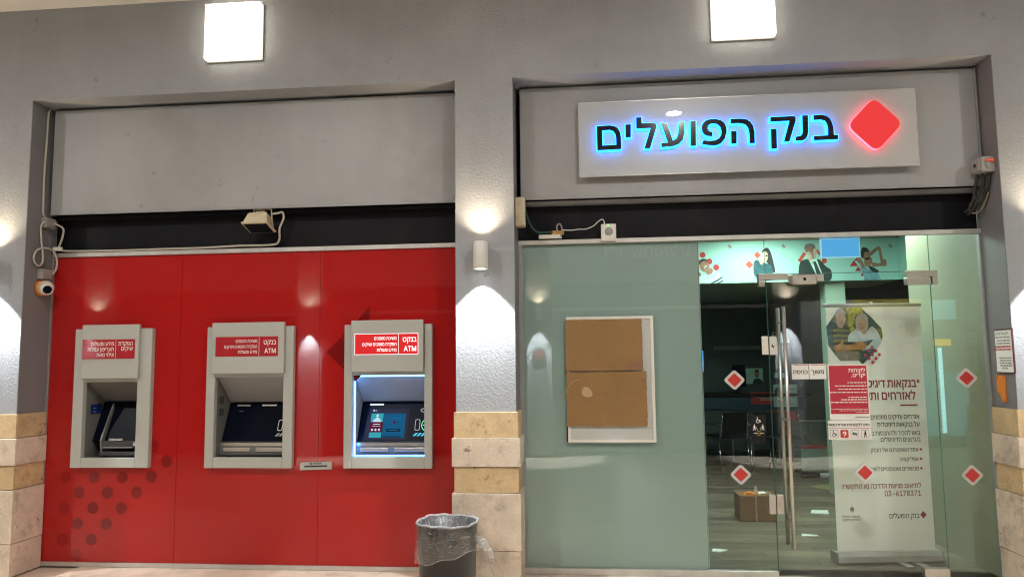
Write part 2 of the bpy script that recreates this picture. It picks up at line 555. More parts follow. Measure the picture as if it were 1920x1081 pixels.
def text(bm, s, h, u, v, align='right', mp=None, y=None, bold=0.0, squeeze=1.0):
    """One line of lettering of height h with its baseline at v; right to left unless it is all Latin or digits."""
    mp = mp or (lambda a, b: (a, y, b))
    heb = any('\u0590' <= c <= '\u05ff' for c in s)
    toks = []
    if heb:
        run = ''
        for c in s[::-1]:
            toks.append(c)
    else:
        toks = list(s)
    k = h / 100.0
    adv = [GLYPHS[c][0] if c in GLYPHS else 34 for c in toks]
    w = sum(adv) * k * squeeze
    x = u - w if align == 'right' else u - w / 2 if align == 'center' else u
    for c, a in zip(toks, adv):
        if c in GLYPHS and c != ' ':
            polys = []
            for q in GLYPHS[c][1].split('|'):
                pts = [tuple(float(n) for n in p.split(',')) for p in q.split()]
                if bold:
                    pts = fatten(pts, bold)
                polys.append([(x + p[0] * k * squeeze, v + p[1] * k) for p in pts])
            flat(bm, polys, mp, True)
        x += a * k * squeeze
    return bm


def fatten(pts, d):
    """Push an outline sideways by d (outer ones swell, holes shrink, by winding)."""
    n = len(pts)
    out = []
    for i in range(n):
        a, b, c = Vector(pts[i - 1]), Vector(pts[i]), Vector(pts[(i + 1) % n])
        e1, e2 = (b - a), (c - b)
        if e1.length < 1e-6 or e2.length < 1e-6:
            out.append(pts[i])
            continue
        n1 = Vector((-e1.y, e1.x)).normalized()
        n2 = Vector((-e2.y, e2.x)).normalized()
        m = n1 + n2
        if m.length < 0.3:
            out.append(pts[i])
            continue
        m.normalize()
        l = d / max(0.5, m.dot(n1))
        out.append((b.x + m.x * l, b.y + m.y * l))
    return out


def bars(bm, u1, v, h, widths, gap, mp):
    """A line of print too small to read: word-long strokes, running right to left."""
    x = u1
    for w in widths:
        flat(bm, [[(x - w, v), (x, v), (x, v + h), (x - w, v + h)]], mp)
        x -= w + gap
    return bm


def plain(y):
    return lambda a, b: (a, y, b)

# ------------------------------------------------------------------ materials
WARM = (1.0, 0.94, 0.86)
COOL = (0.93, 0.98, 1.0)
M_plaster = mat('grey_plaster', (0.325, 0.338, 0.358), 0.75, marks=0.3, mscale=5.0, streak=0.035, sdir=(5, 5, 0.5), var=0.06, vscale=1.5, bump=0.5, bscale=70, grain=0.03, gscale=150,
                stain=(0.23, 0.225, 0.215), sscale=0.8, samt=0.35)
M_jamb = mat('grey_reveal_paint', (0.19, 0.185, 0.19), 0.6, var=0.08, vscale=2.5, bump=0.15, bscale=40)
M_soffit = mat('white_ceiling_paint', (0.72, 0.70, 0.66), 0.8, var=0.04)
M_fascia = mat('fascia_metal_paint', (0.326, 0.328, 0.33), 0.42, marks=0.35, mscale=7.0, mlevel=0.645, streak=0.035, sdir=(6, 6, 0.5), var=0.05, vscale=1.6, grain=0.02, stain=(0.24, 0.21, 0.185), sscale=1.3, samt=0.4, bump=0.05, bscale=6)
M_black = mat('black_painted_steel', (0.006, 0.006, 0.008), 0.5, var=0.3, vscale=4, stain=(0.022, 0.021, 0.02), sscale=2.5, samt=0.6, spec=0.15)
M_dark = mat('dark_void', (0.01, 0.01, 0.011), 0.8)
M_alu = mat('aluminium', (0.62, 0.60, 0.57), 0.35, 0.7, var=0.08, vscale=9, grain=0.03)
M_alud = mat('grey_anodised', (0.33, 0.33, 0.33), 0.45, 0.3, var=0.1, vscale=6)
M_steel = mat('brushed_steel', (0.60, 0.55, 0.50), 0.28, 0.9, var=0.06, vscale=14, grain=0.06, gscale=400)
M_red = mat('red_back_painted_glass', (0.395, 0.013, 0.012), 0.55, coat=0.9, coat_rough=0.012, coat_var=0.07, marks=0.25, mscale=3.5, mlevel=0.70, spec=0.0, var=0.04, vscale=1.0)
M_reddot = [mat('dark_red_print', c, 0.55, coat=0.9, coat_rough=0.015, spec=0.0) for c in ((0.20, 0.008, 0.008), (0.29, 0.008, 0.008), (0.38, 0.008, 0.008))]
M_stone_y = mat('ochre_limestone', (0.60, 0.44, 0.25), 0.6, marks=0.75, mscale=10.0, mlevel=0.625, var=0.12, vscale=7, grain=0.08, gscale=60, bump=0.12, bscale=40, stain=(0.22, 0.12, 0.055), sscale=9, samt=0.5, rand=0.06)
M_stone_p = mat('cream_limestone', (0.66, 0.55, 0.44), 0.6, marks=0.75, mscale=9.0, mlevel=0.63, var=0.12, vscale=6, grain=0.08, gscale=60, bump=0.12, bscale=40, stain=(0.16, 0.10, 0.06), sscale=8, samt=0.5, rand=0.06)
M_mortar = mat('dark_mortar', (0.10, 0.085, 0.07), 0.9)
M_tile = mat('beige_floor_stone', (0.68, 0.57, 0.45), 0.4, var=0.1, vscale=5, grain=0.05, gscale=90, stain=(0.2, 0.14, 0.09), sscale=6, samt=0.4, rand=0.06)
M_ground = mat('beige_paving', (0.62, 0.52, 0.41), 0.5, var=0.1, vscale=1.5, grain=0.05)
M_atm = mat('atm_grey_coating', (0.43, 0.435, 0.40), 0.45, var=0.02, vscale=3, bump=0.03, bscale=300)
M_atmd = mat('atm_dark_plastic', (0.055, 0.055, 0.057), 0.4, var=0.1, vscale=8)
M_atmm = mat('atm_mid_plastic', (0.17, 0.165, 0.16), 0.4)
M_blackglass = mat('black_screen_glass', (0.003, 0.005, 0.012), 0.3, spec=0.04)
M_redsign = mat('red_sign_film', (0.40, 0.018, 0.026), 0.4, coat=0.15, spec=0.2)
M_white = mat('white_print', (0.82, 0.80, 0.77), 0.5)
M_whitepl = mat('white_plastic', (0.70, 0.68, 0.62), 0.4, var=0.04)
M_cream = mat('yellowed_plastic', (0.55, 0.47, 0.32), 0.5, var=0.1, vscale=12, stain=(0.2, 0.15, 0.09), sscale=10, samt=0.5)
M_greypl = mat('grey_plastic', (0.30, 0.28, 0.26), 0.5, var=0.06, vscale=10)
M_cable = mat('beige_cable', (0.48, 0.44, 0.37), 0.5)
M_cabled = mat('black_cable', (0.02, 0.02, 0.02), 0.5)
M_inkblack = mat('black_print', (0.012, 0.012, 0.014), 0.55, spec=0.2)
M_inkgrey = mat('grey_print', (0.18, 0.18, 0.18), 0.6)
M_inkred = mat('crimson_print', (0.45, 0.015, 0.04), 0.5)
M_card = mat('cardboard', (0.26, 0.145, 0.05), 0.75, var=0.08, vscale=3, grain=0.05, gscale=30, bump=0.1, bscale=14)
M_carddark = mat('worn_cardboard', (0.26, 0.12, 0.08), 0.8, var=0.1)
M_cardpale = mat('pale_cardboard', (0.45, 0.32, 0.19), 0.85, var=0.2, vscale=60)
M_film = mat('frosted_green_film', (0.33, 0.41, 0.39), 0.8, spec=0.1, var=0.03, vscale=2)
M_glass = glass_mat('clear_glass', (0.955, 0.985, 0.97))
M_glassedge = mat('green_glass_edge', (0.04, 0.13, 0.10), 0.2)
M_orange = mat('orange_plastic', (0.75, 0.22, 0.02), 0.5)
M_lampbody = mat('white_lamp_casing', (0.66, 0.64, 0.60), 0.4)
E_square = emis('lamp_diffuser_light', (1.0, 0.9, 0.74), L_SQUARE)

# ------------------------------------------------------------------ ground and passage
g = BM()
s_ = 600
vs = [g.verts.new(p) for p in ((-s_, -s_, -0.012), (s_, -s_, -0.012), (s_, s_, -0.012), (-s_, s_, -0.012))]
g.faces.new(vs)
ground = structure(obj('ground', g, M_ground), 'beige stone paving of the passage')
pav = bpy.data.objects.new('pavement', None)
COL.objects.link(pav)
structure(pav, 'beige stone slabs laid in front of the bank')
tile_me = mesh_of(bxm(-0.4135, 0.4135, -0.2485, 0.2485, -0.012, 0, bev=0.0015), M_tile)
for j in range(4):
    for i in range(-4, 5):
        shared('tile', tile_me, (-0.36 + i * 0.83 + (0.0 if j % 2 == 0 else 0.41), -0.02 - j * 0.5, 0), pav)

# passage ceiling
ceil_b = BM()
box(ceil_b, -16, 14, -6.75, -0.32, 4.55, 4.7)
ceiling = structure(obj('passage_ceiling', ceil_b, M_soffit), 'white ceiling of the covered passage')

# ------------------------------------------------------------------ the bank building
bank = thing('bank_building', 'grey plastered bank front with two deep openings and stone clad pillars', 'building', (-0.7, 0, 0))
PIERS = [(-9.0, -4.455), (-0.953, -0.508), (2.975, 8.5)]
w = BM()
for a, b in PIERS:
    box(w, a, b, -0.32, 0.033, 0, 3.777)
box(w, -9.0, 8.5, -0.32, 0.34, 3.777, 4.55)
obj('front_wall', w, M_plaster, bank)
# smooth painted lining of the reveals, 3 mm proud
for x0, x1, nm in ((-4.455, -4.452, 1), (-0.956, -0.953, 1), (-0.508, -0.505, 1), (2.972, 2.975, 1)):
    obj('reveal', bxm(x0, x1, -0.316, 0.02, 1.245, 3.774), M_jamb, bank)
# dark boxing behind the openings
for a, b in ((-4.45, -0.958), (-0.503, 2.97)):
    obj('transom_beam', bxm(a, b, 0.03, 0.10, 2.557, 3.775), M_black, bank)
    obj('beam_flange', bxm(a, b, -0.045, 0.028, 2.835, 2.862), M_alud if a > -1 else M_black, bank)
# back of the cash machine room and of the bank room
obj('back_wall', bxm(-4.45, -0.958, 0.50, 0.55, 0, 2.555), M_dark, bank)

# stone courses: (z0, z1, how far proud, colour)
COURSES = [(1.055, 1.238, 0.016, 'y'), (0.846, 1.050, 0.030, 'p'), (0.659, 0.841, 0.014, 'y'), (0.252, 0.654, 0.030, 'p'), (0.0, 0.247, 0.026, 'p')]


def cladding(xa, xb, faces):
    for z0, z1, d, c in COURSES:
        m = M_stone_y if c == 'y' else M_stone_p
        fx0, fx1 = xa - (d if 'l' in faces else 0), xb + (d if 'r' in faces else 0)
        # front slab(s)
        n = max(1, round((fx1 - fx0) / 0.75))
        for k in range(n):
            a = fx0 + (fx1 - fx0) * k / n + (0.0015 if k else 0)
            b = fx0 + (fx1 - fx0) * (k + 1) / n - (0.0015 if k < n - 1 else 0)
            obj('stone', bxm(a, b, -0.32 - d, -0.3195, z0, z1, bev=0.0015), m, bank)
        for sgn, x in ((-1, xa), (1, xb)):
            if ('l' if sgn < 0 else 'r') in faces:
                obj('stone', bxm(x + sgn * 0.0005, x + sgn * d, -0.3165, -0.012, z0, z1, bev=0.0015), m, bank)
    


cladding(-9.0, -4.455, 'r')
cladding(-0.953, -0.508, 'lr')
cladding(2.975, 8.5, 'l')

# ------------------------------------------------------------------ fascia boxes over the openings
def fascia(x0, x1, z0, z1, label):
    t = thing('fascia_panel', label, 'fascia', ((x0 + x1) / 2, -0.1, z0), 'fascia panels over the shopfronts')
    obj('face_sheet', bxm(x0, x1, -0.122, -0.05, z0, z1, bev=0.004), M_fascia, t)
    b = BM()
    box(b, x1 + 0.0005, x1 + 0.014, -0.128, -0.05, z0, z1)
    box(b, x0, x1, -0.128, -0.1225, z0 - 0.012, z0 - 0.0005)
    obj('edge_trim', b, M_alud, t)
    return t


fas1 = fascia(-4.405, -0.985, 2.872, 3.752, 'blank weathered grey fascia panel over the red cash machine wall')
s = BM()
for x, z in ((-0.998, 2.9), (-0.998, 3.7), (-4.39, 2.9)):
    lathe(s, [(0.0, 0), (0.006, 0), (0.006, 0.003), (0.0, 0.003)], (x, -0.123, z), 8, (0, -1, 0))
obj('screws', s, M_alud, fas1)['kind'] = 'stuff'
fas2 = fascia(-0.470, 2.945, 2.872, 3.756, 'grey fascia panel carrying the illuminated bank sign')

# ------------------------------------------------------------------ illuminated sign
sign = thing('bank_sign', 'glossy grey sign board with halo lit black Hebrew letters and a red diamond', 'sign', (1.24, -0.2, 3.0))
M_board = mat('glossy_grey_acrylic', (0.41, 0.43, 0.43), 0.35, coat=1.0, coat_rough=0.01, var=0.02, vscale=2)
obj('board', bxm(-0.005, 2.482, -0.200, -0.185, 3.012, 3.590, bev=0.002), M_board, sign)
b = BM()
for x in (0.25, 0.9, 1.55, 2.2):
    for z in (3.1, 3.5):
        lathe(b, [(0.012, 0), (0.012, 0.06)], (x, -0.124, z), 10, (0, -1, 0))
obj('standoffs', b, M_alud, sign)['kind'] = 'stuff'
b = BM()
box(b, -0.007, 2.484, -0.202, -0.183, 3.008, 3.0118)
box(b, -0.0085, -0.0052, -0.202, -0.183, 3.012, 3.590)
box(b, 2.4822, 2.4855, -0.202, -0.183, 3.012, 3.590)
box(b, -0.007, 2.484, -0.202, -0.183, 3.5902, 3.594)
obj('edge_trim', b, M_alu, sign)
LOGO = {
    'mem': [[(0.130, 3.389), (0.227, 3.393), (0.265, 3.386), (0.291, 3.369), (0.307, 3.337), (0.313, 3.298), (0.313, 3.204), (0.131, 3.201)], [(0.171, 3.355), (0.230, 3.357), (0.256, 3.346), (0.271, 3.319), (0.275, 3.292), (0.275, 3.239), (0.172, 3.237)]],
    'yod': [[(0.347, 3.393), (0.390, 3.395), (0.387, 3.293), (0.347, 3.293)]],
    'lamed': [[(0.430, 3.446), (0.471, 3.446), (0.472, 3.398), (0.567, 3.397), (0.583, 3.382), (0.579, 3.357), (0.530, 3.202), (0.486, 3.202), (0.537, 3.359), (0.429, 3.358)]],
    'ayin': [[(0.616, 3.396), (0.658, 3.397), (0.701, 3.253), (0.728, 3.269), (0.742, 3.304), (0.749, 3.398), (0.789, 3.400), (0.787, 3.309), (0.776, 3.259), (0.745, 3.227), (0.703, 3.212), (0.614, 3.206), (0.613, 3.237), (0.663, 3.241)]],
    'vav': [[(0.835, 3.401), (0.875, 3.400), (0.871, 3.208), (0.831, 3.208)]],
    'pe': [[(0.915, 3.219), (0.955, 3.210), (1.000, 3.204), (1.033, 3.208), (1.059, 3.222), (1.086, 3.255), (1.101, 3.308), (1.099, 3.343), (1.087, 3.374), (1.062, 3.396), (1.022, 3.408), (0.977, 3.408), (0.944, 3.396), (0.924, 3.373), (0.916, 3.347), (0.921, 3.315), (0.933, 3.294), (0.954, 3.281), (0.995, 3.275), (0.994, 3.307), (0.974, 3.314), (0.961, 3.333), (0.964, 3.356), (0.980, 3.371), (1.002, 3.375), (1.031, 3.369), (1.053, 3.349), (1.063, 3.313), (1.058, 3.283), (1.042, 3.258), (1.012, 3.243), (0.971, 3.240), (0.926, 3.248)]],
    'he': [[(1.132, 3.403), (1.206, 3.403), (1.250, 3.395), (1.278, 3.374), (1.297, 3.342), (1.304, 3.296), (1.303, 3.211), (1.266, 3.211), (1.266, 3.289), (1.258, 3.332), (1.241, 3.355), (1.215, 3.366), (1.183, 3.369), (1.133, 3.368)], [(1.133, 3.309), (1.174, 3.309), (1.170, 3.213), (1.131, 3.212)]],
    'qof': [[(1.424, 3.404), (1.595, 3.406), (1.608, 3.396), (1.606, 3.367), (1.555, 3.214), (1.514, 3.213), (1.561, 3.371), (1.423, 3.370)], [(1.424, 3.314), (1.465, 3.314), (1.462, 3.163), (1.421, 3.162)]],
    'nun': [[(1.656, 3.407), (1.697, 3.407), (1.693, 3.279), (1.686, 3.249), (1.672, 3.227), (1.648, 3.216), (1.601, 3.216), (1.599, 3.247), (1.632, 3.251), (1.646, 3.260), (1.652, 3.281)]],
    'bet': [[(1.736, 3.405), (1.794, 3.407), (1.830, 3.397), (1.854, 3.373), (1.868, 3.341), (1.875, 3.302), (1.876, 3.250), (1.905, 3.250), (1.904, 3.216), (1.732, 3.214), (1.731, 3.246), (1.834, 3.249), (1.836, 3.304), (1.830, 3.338), (1.817, 3.360), (1.789, 3.370), (1.737, 3.369)]],
}
E_blue = emis('blue_halo_light', (0.01, 0.21, 1.0), 11.0)
M_letter = mat('black_letter_acrylic', (0.010, 0.010, 0.014), 0.14, spec=0.3)
for k, polys in LOGO.items():
    b = slab(BM(), polys, -0.2450, -0.2365)
    lt = obj('letter', b, M_letter, sign)
    # lit body behind the black face: slightly larger, so that its edge glows
    b = BM()
    for q in polys:
        # swell each outline by 4 mm
        area = sum(q[i - 1][0] * q[i][1] - q[i][0] * q[i - 1][1] for i in range(len(q)))
    grown = []
    for i, q in enumerate(polys):
        area = sum(q[j - 1][0] * q[j][1] - q[j][0] * q[j - 1][1] for j in range(len(q)))
        hole = (k == 'mem' and i == 1)
        d = 0.0045 if not hole else -0.0045
        grown.append(fatten(q, d if area < 0 else -d))
    slab(b, grown, -0.2362, -0.2060)
    obj('lit_edge', b, E_blue, lt)
dia_c = (2.172, 3.317)
b = slab(BM(), diamond(dia_c[0], dia_c[1], 0.205, 0.22, 5, 0.195), -0.2450, -0.2365)
E_redface = emis('lit_red_face', srgb(240, 66, 66), 1.0)
dm = obj('red_diamond', b, E_redface, sign)
b = slab(BM(), diamond(dia_c[0], dia_c[1], 0.208, 0.22, 5, 0.198), -0.2362, -0.2060)
obj('lit_edge', b, emis('red_halo_light', (1.0, 0.08, 0.12), 6.0), dm)

# ------------------------------------------------------------------ square wall lamps
def square_lamp(x, z, y, face, label, group):
    t = thing('wall_lamp', label, 'lamp', (x, y, z), group)
    s = face
    b = bxm(x - 0.228, x + 0.228, y + s * 0.022, y + s * 0.085, z - 0.228, z + 0.228, bev=0.012)
    obj('diffuser', b, E_square, t)
    obj('base_plate', bxm(x - 0.233, x + 0.233, y, y + s * 0.021, z - 0.233, z + 0.233), M_alud, t)
    return t


GL = 'square lamps on the bank wall'
square_lamp(-2.727, 4.243, -0.32, -1, 'glowing white square lamp above the blank fascia panel', GL)
square_lamp(1.228, 4.205, -0.32, -1, 'glowing white square lamp above the bank sign, cut by the top edge', GL)

# ------------------------------------------------------------------ up and down sconces
E_up = emis('sconce_warm_light', (1.0, 0.83, 0.62), L_UP)
E_down = emis('sconce_cool_light', COOL, L_DOWN)


def sconce(x, y, face, label, group, zc=2.39, power=1.0, cone=88):
    t = thing('wall_sconce', label, 'sconce', (x, y, zc), group)
    cy_ = y + face * 0.105
    b = BM()
    lathe(b, [(0.048, -0.100), (0.053, -0.103), (0.055, -0.100), (0.055, 0.100), (0.053, 0.103), (0.048, 0.100)], (x, cy_, zc), 36)
    obj('tube', b, M_lampbody, t)
    b = BM()
    box(b, x - 0.03, x + 0.03, y + face * 0.001, y + face * 0.014, zc - 0.075, zc + 0.075, bev=0.002)
    box(b, x - 0.018, x + 0.018, y + face * 0.0145, y + face * 0.056, zc - 0.05, zc + 0.05)
    obj('bracket', b, M_lampbody, t)
    b = BM()
    lathe(b, [(0.0, 0.098), (0.048, 0.098)], (x, cy_, zc), 24)
    obj('upper_lens', b, E_up, t)
    b = BM()
    lathe(b, [(0.0, -0.096), (0.048, -0.096)], (x, cy_, zc), 24)
    obj('lower_lens', b, E_down, t)
    for nm, dz, rx, P, col, ang, bl in (('down_beam', -0.112, 0, L_SPOT * power, COOL, cone, 0.38), ('up_beam', 0.112, math.pi, L_SPOT * 0.18 * min(power, 4.0), (1.0, 0.8, 0.55), 120, 1.0)):
        l = bpy.data.lights.new(nm, 'SPOT')
        l.energy = P
        l.color = col
        l.spot_size = R(ang)
        l.spot_blend = bl
        l.shadow_soft_size = 0.01
        o = bpy.data.objects.new(nm, l)
        COL.objects.link(o)
        o.parent = t
        o.location = Vector((x, cy_, zc + dz)) - t.location
        o.rotation_euler = (rx, 0, 0)
    return t


GS = 'cylindrical sconces on the bank pillars'
sconce(-0.748, -0.32, -1, 'white cylindrical up and down sconce on the pillar between the shopfronts', GS)
sconce(-4.697, -0.32, -1, 'white cylindrical sconce cut off by the left edge of the picture', GS)
sconce(3.235, -0.32, -1, 'sconce on the wall right of the glass shopfront, just past the picture edge', GS)

# ------------------------------------------------------------------ red cash machine wall
rw = thing('red_glass_wall', 'glossy red glass wall with faint dot print around the cash machines', 'wall', (-2.7, 0, 0))
XS = [-4.437, -3.303, -2.121, -0.962]
ZB, ZT = 0.036, 2.520


def red_panel(x0, x1, holes):
    """One red sheet with cut-outs for the machines."""
    b = BM()
    xs = sorted({x0, x1, *[h for hh in holes for h in hh[:2]]})
    zs = sorted({ZB, ZT, *[h for hh in holes for h in hh[2:]]})
    for i in range(len(xs) - 1):
        for j in range(len(zs) - 1):
            cx, cz = (xs[i] + xs[i + 1]) / 2, (zs[j] + zs[j + 1]) / 2
            if any(h[0] < cx < h[1] and h[2] < cz < h[3] for h in holes):
                continue
            box(b, xs[i], xs[i + 1], 0.0, 0.010, zs[j], zs[j + 1])
    bmesh.ops.remove_doubles(b, verts=b.verts[:], dist=1e-5)
    return b


ATM_X = [(-4.185, -3.515), (-3.044, -2.318), (-1.900, -1.192)]
HOLES = [(-4.12, -3.60, 0.83, 1.56), (-2.99, -2.375, 0.83, 1.56), (-1.85, -1.24, 0.83, 1.56)]
for k in range(3):
    hs = [h for h in HOLES if h[0] >= XS[k] and h[1] <= XS[k + 1]]
    obj('glass_panel', red_panel(XS[k] + (0.0015 if k else 0), XS[k + 1] - (0.0015 if k < 2 else 0), hs), M_red, rw)
obj('top_rail', bxm(-4.45, -0.958, -0.018, 0.02, 2.521, 2.556, bev=0.002), M_alu, rw)
obj('bottom_rail', bxm(-4.45, -0.958, -0.014, 0.02, 0.002, 0.0355, bev=0.002), M_alu, rw)
obj('side_trim', bxm(-4.4515, -4.4385, -0.012, 0.02, 0.036, 2.520), M_alud, rw)
dot_me = []
for m in M_reddot:
    b = BM()
    flat(b, [ell(0, 0, 0.047, 0.047, 28)], lambda u, v: (u, 0, v))
    dot_me.append(mesh_of(b, m))
DOTS = [(-3.502, .957, 1), (-3.387, .834, 0), (-4.252, .706, 1), (-4.005, .707, 0), (-3.759, .708, 0), (-3.511, .712, 0),
        (-4.129, .584, 0), (-3.883, .585, 0), (-3.633, .587, 0), (-4.254, .464, 1), (-4.005, .463, 0), (-3.758, .462, 0),
        (-4.131, .337, 0), (-3.882, .337, 0), (-4.257, .211, 1), (-4.006, .214, 0), (-4.129, .091, 1),
        (-4.356, .332, 2), (-4.381, .821, 2), (-4.240, .958, 2), (-4.259, 1.197, 2), (-4.262, 1.45, 2), (-4.38, .585, 2)]
for x, z, c in DOTS:
    shared('printed_dot', dot_me[c], (x, -0.0012, z), rw)
# stepped diamond of squares printed beside the right machine
b = BM()
S_ = 0.165
for (i, j) in ((0, 0), (1, 1), (1, -1), (2, 2)):
    cx, cz = -1.945 + i * 0.122, 1.70 + j * 0.122
    c = 0.117
    pts = [(cx - c, cz), (cx, cz + c), (cx + c, cz), (cx, cz - c)]
    pts = [(min(x, -1.711), z) for x, z in pts]
    flat(b, [pts], plain(-0.0012))
obj('printed_squares', b, M_reddot[0], rw)['kind'] = 'stuff'

# ------------------------------------------------------------------ cash machines
M_hood = mat('hood_metal', (0.34, 0.335, 0.33), 0.4, var=0.05, vscale=5)
E_cyanstrip = emis('cash_machine_strip_light', (0.06, 0.34, 1.0), 16.0)


def atm(x0, x1, hx0, hx1, ox0, ox1, zsill, zo, label, lit, kind):
    t = thing('cash_machine', label, 'cash machine', ((x0 + x1) / 2, 0, 0.787), 'cash machines in the red wall')
    zb, zt = 0.788, 1.912
    yf = -0.052
    obj('side_panel', bxm(x0, ox0 - 0.0008, yf, -0.0005, zb, zt, bev=0.006), M_atm, t)
    obj('side_panel', bxm(ox1 + 0.0008, x1, yf, -0.0005, zb, zt, bev=0.006), M_atm, t)
    obj('sill_panel', bxm(ox0, ox1, yf + 0.002, -0.0005, zb + 0.001, zsill, bev=0.003), M_atm, t)
    obj('lintel_panel', bxm(ox0, ox1, yf + 0.002, -0.0005, zo, zo + 0.06, bev=0.003), M_atm, t)
    hd = obj('header', bxm(hx0, hx1, -0.085, yf - 0.0005, zo + 0.028, 1.944, bev=0.006), M_atm, t)
    # recess
    D = 0.235
    zc1 = 1.285 if kind != 1 else 1.30   # top of console
    b = BM()
    box(b, ox0 - 0.006, ox0 - 0.001, 0.0, D + 0.05, zsill - 0.02, zo + 0.01)
    obj('recess_side', b, M_atmm if not lit else M_hood, t)
    obj('recess_side', bxm(ox1 + 0.001, ox1 + 0.006, 0.0, D + 0.05, zsill - 0.02, zo + 0.01), M_atmm if not lit else M_hood, t)
    b = BM()
    q = [(0.0, zo + 0.004), (D, zc1 + 0.008), (D + 0.02, zc1 + 0.02), (0.0, zo + 0.02)]
    prism_yz(b, q, ox0 - 0.0005, ox1 + 0.0005)
    obj('hood', b, M_hood if kind != 1 else M_atmm, t)
    # console: sloping black glass
    zc0 = 0.985
    yb, ya = D - 0.01, 0.085
    W = ox1 - ox0
    cp = lambda a, c, off=0.0: (ox0 + a * W, yb + (ya - yb) * c - off * 0.9, zc1 + (zc0 - zc1) * c + off * 0.45)
    b = BM()
    prism_yz(b, [(yb, zc1), (ya, zc0), (ya + 0.03, zc0 - 0.01), (yb + 0.03, zc1)], ox0 + 0.0015, ox1 - 0.0015)
    con = obj('console', b, M_blackglass, t)
    return t, hd, con, cp, W


def prism_yz(bm, poly, x0, x1):
    a = [bm.verts.new((x0, p[0], p[1])) for p in poly]
    b = [bm.verts.new((x1, p[0], p[1])) for p in poly]
    n = len(poly)
    bm.faces.new(a)
    bm.faces.new(b[::-1])
    for i in range(n):
        bm.faces.new((a[i], b[i], b[(i + 1) % n], a[(i + 1) % n]))
    return bm


def header_sign(t, sx0, sx1, sz0, sz1, split, right, left, lit):
    y = -0.0885
    pl = obj('sign_plate', bxm(sx0, sx1, y, -0.0855, sz0, sz1), emis('lit_red_sign', srgb(235, 52, 52), 0.9) if lit else M_redsign, t)
    mw = emis('lit_white_lettering', (1, 0.93, 0.92), 1.5) if lit else M_white
    b = BM()
    yy = y - 0.0012
    h = sz1 - sz0
    xs = sx0 + (sx1 - sx0) * split
    flat(b, [[(xs - 0.0015, sz0 + 0.006), (xs + 0.0015, sz0 + 0.006), (xs + 0.0015, sz1 - 0.006), (xs - 0.0015, sz1 - 0.006)]], plain(yy))
    for s, hh, zz, bd in right:
        text(b, s, hh, sx1 - 0.014, sz0 + zz * h, 'right', y=yy, bold=bd, squeeze=0.88)
    for s, hh, zz in left:
        text(b, s, hh, xs - 0.014, sz0 + zz * h, 'right', y=yy, bold=1.5, squeeze=0.8)
    if lit:
        for q in ((sx0, sx1, sz1 - 0.004, sz1), (sx0, sx1, sz0, sz0 + 0.004), (sx0, sx0 + 0.004, sz0 + 0.0042, sz1 - 0.0042), (sx1 - 0.004, sx1, sz0 + 0.0042, sz1 - 0.0042)):
            flat(b, [[(q[0], q[2]), (q[1], q[2]), (q[1], q[3]), (q[0], q[3])]], plain(yy))
    obj('lettering', b, mw, pl)
    return pl


def tray(t, cp, x0, x1, zs):
    """Metal lip with the two long shutters under the console."""
    b = BM()
    prism_yz(b, [(0.085, 0.984), (0.060, 0.975), (0.060, 0.950), (0.110, 0.950)], x0 + 0.002, x1 - 0.002)
    obj('console_lip', b, M_steel, t)
    obj('dispenser_tray', bxm(x0 + 0.002, x1 - 0.002, 0.055, 0.11, zs + 0.008, 0.949), M_atmm, t)
    W = x1 - x0
    for a, c in ((0.06, 0.46), (0.54, 0.97)):
        obj('shutter', bxm(x0 + a * W, x0 + c * W, 0.047, 0.0545, 0.905, 0.938, bev=0.003), M_steel, t)
    obj('tray_edge', bxm(x0 + 0.002, x1 - 0.002, 0.03, 0.0545, zs + 0.004, zs + 0.014), M_atmd, t)


def on_console(b, cp, polys, off):
    flat(b, polys, lambda a, c: cp(a, c, off))
    return b


RQ = lambda a0, a1, c0, c1: [(a0, c0), (a1, c0), (a1, c1), (a0, c1)]

# left machine
t, hd, con, cp, W = atm(-4.185, -3.515, -4.103, -3.610, -4.095, -3.632, 0.866, 1.477, 'left grey cash machine with a deposit slip sign and a blue sticker inside', False, 1)
header_sign(t, -4.092, -3.640, 1.666, 1.823, 0.64, [('הפקדת', 0.028, 0.68, 1.5), ('שיקים', 0.028, 0.42, 1.5)],
            [('מידע ופעולות', 0.028, 0.68), ('תעריפון עמלות', 0.028, 0.40), ('וגילוי נאות', 0.028, 0.11)], False)
b = BM()
on_console(b, cp, [RQ(0.25, 0.90, 0.06, 0.72)], 0.004)
obj('screen', b, M_blackglass, t)
b = BM()
prism_yz(b, [(0.20, 1.29), (0.045, 1.0), (0.06, 0.87), (0.24, 0.87)], -4.0, -3.985)
obj('console_cheek', b, M_atmm, t)
obj('printer_block', bxm(-3.984, -3.66, 0.05, 0.16, 0.93, 0.99, bev=0.006), M_atmd, t)
obj('keypad_shelf', bxm(-3.984, -3.66, 0.02, 0.16, 0.873, 0.905, bev=0.004), M_atmd, t)
obj('receipt_slot', bxm(-3.92, -3.80, 0.043, 0.0495, 0.995, 1.012), M_alu, t)
obj('slot_frame', bxm(-3.97, -3.72, 0.0445, 0.0495, 0.935, 0.945), M_alud, t)
obj('card_slot', bxm(-3.70, -3.665, 0.03, 0.0495, 0.955, 0.985), M_alu, t)
b = BM()
flat(b, [RQ(0.10, 0.24, 1.21, 1.29)], lambda u, v: (-4.0938, u - 0.05, v))
st = obj('blue_sticker', b, mat('blue_sticker_print', (0.006, 0.02, 0.14), 0.4), t)
b = BM()
for k in range(2):
    flat(b, [rrect(0.10, 0.14, 1.222 + k * 0.03, 1.232 + k * 0.03, 0.004, 2)], lambda u, v: (-4.0932, u - 0.02, v))
obj('sticker_print', b, mat('sticker_lettering', (0.15, 0.3, 0.7), 0.5), st)
b = BM()
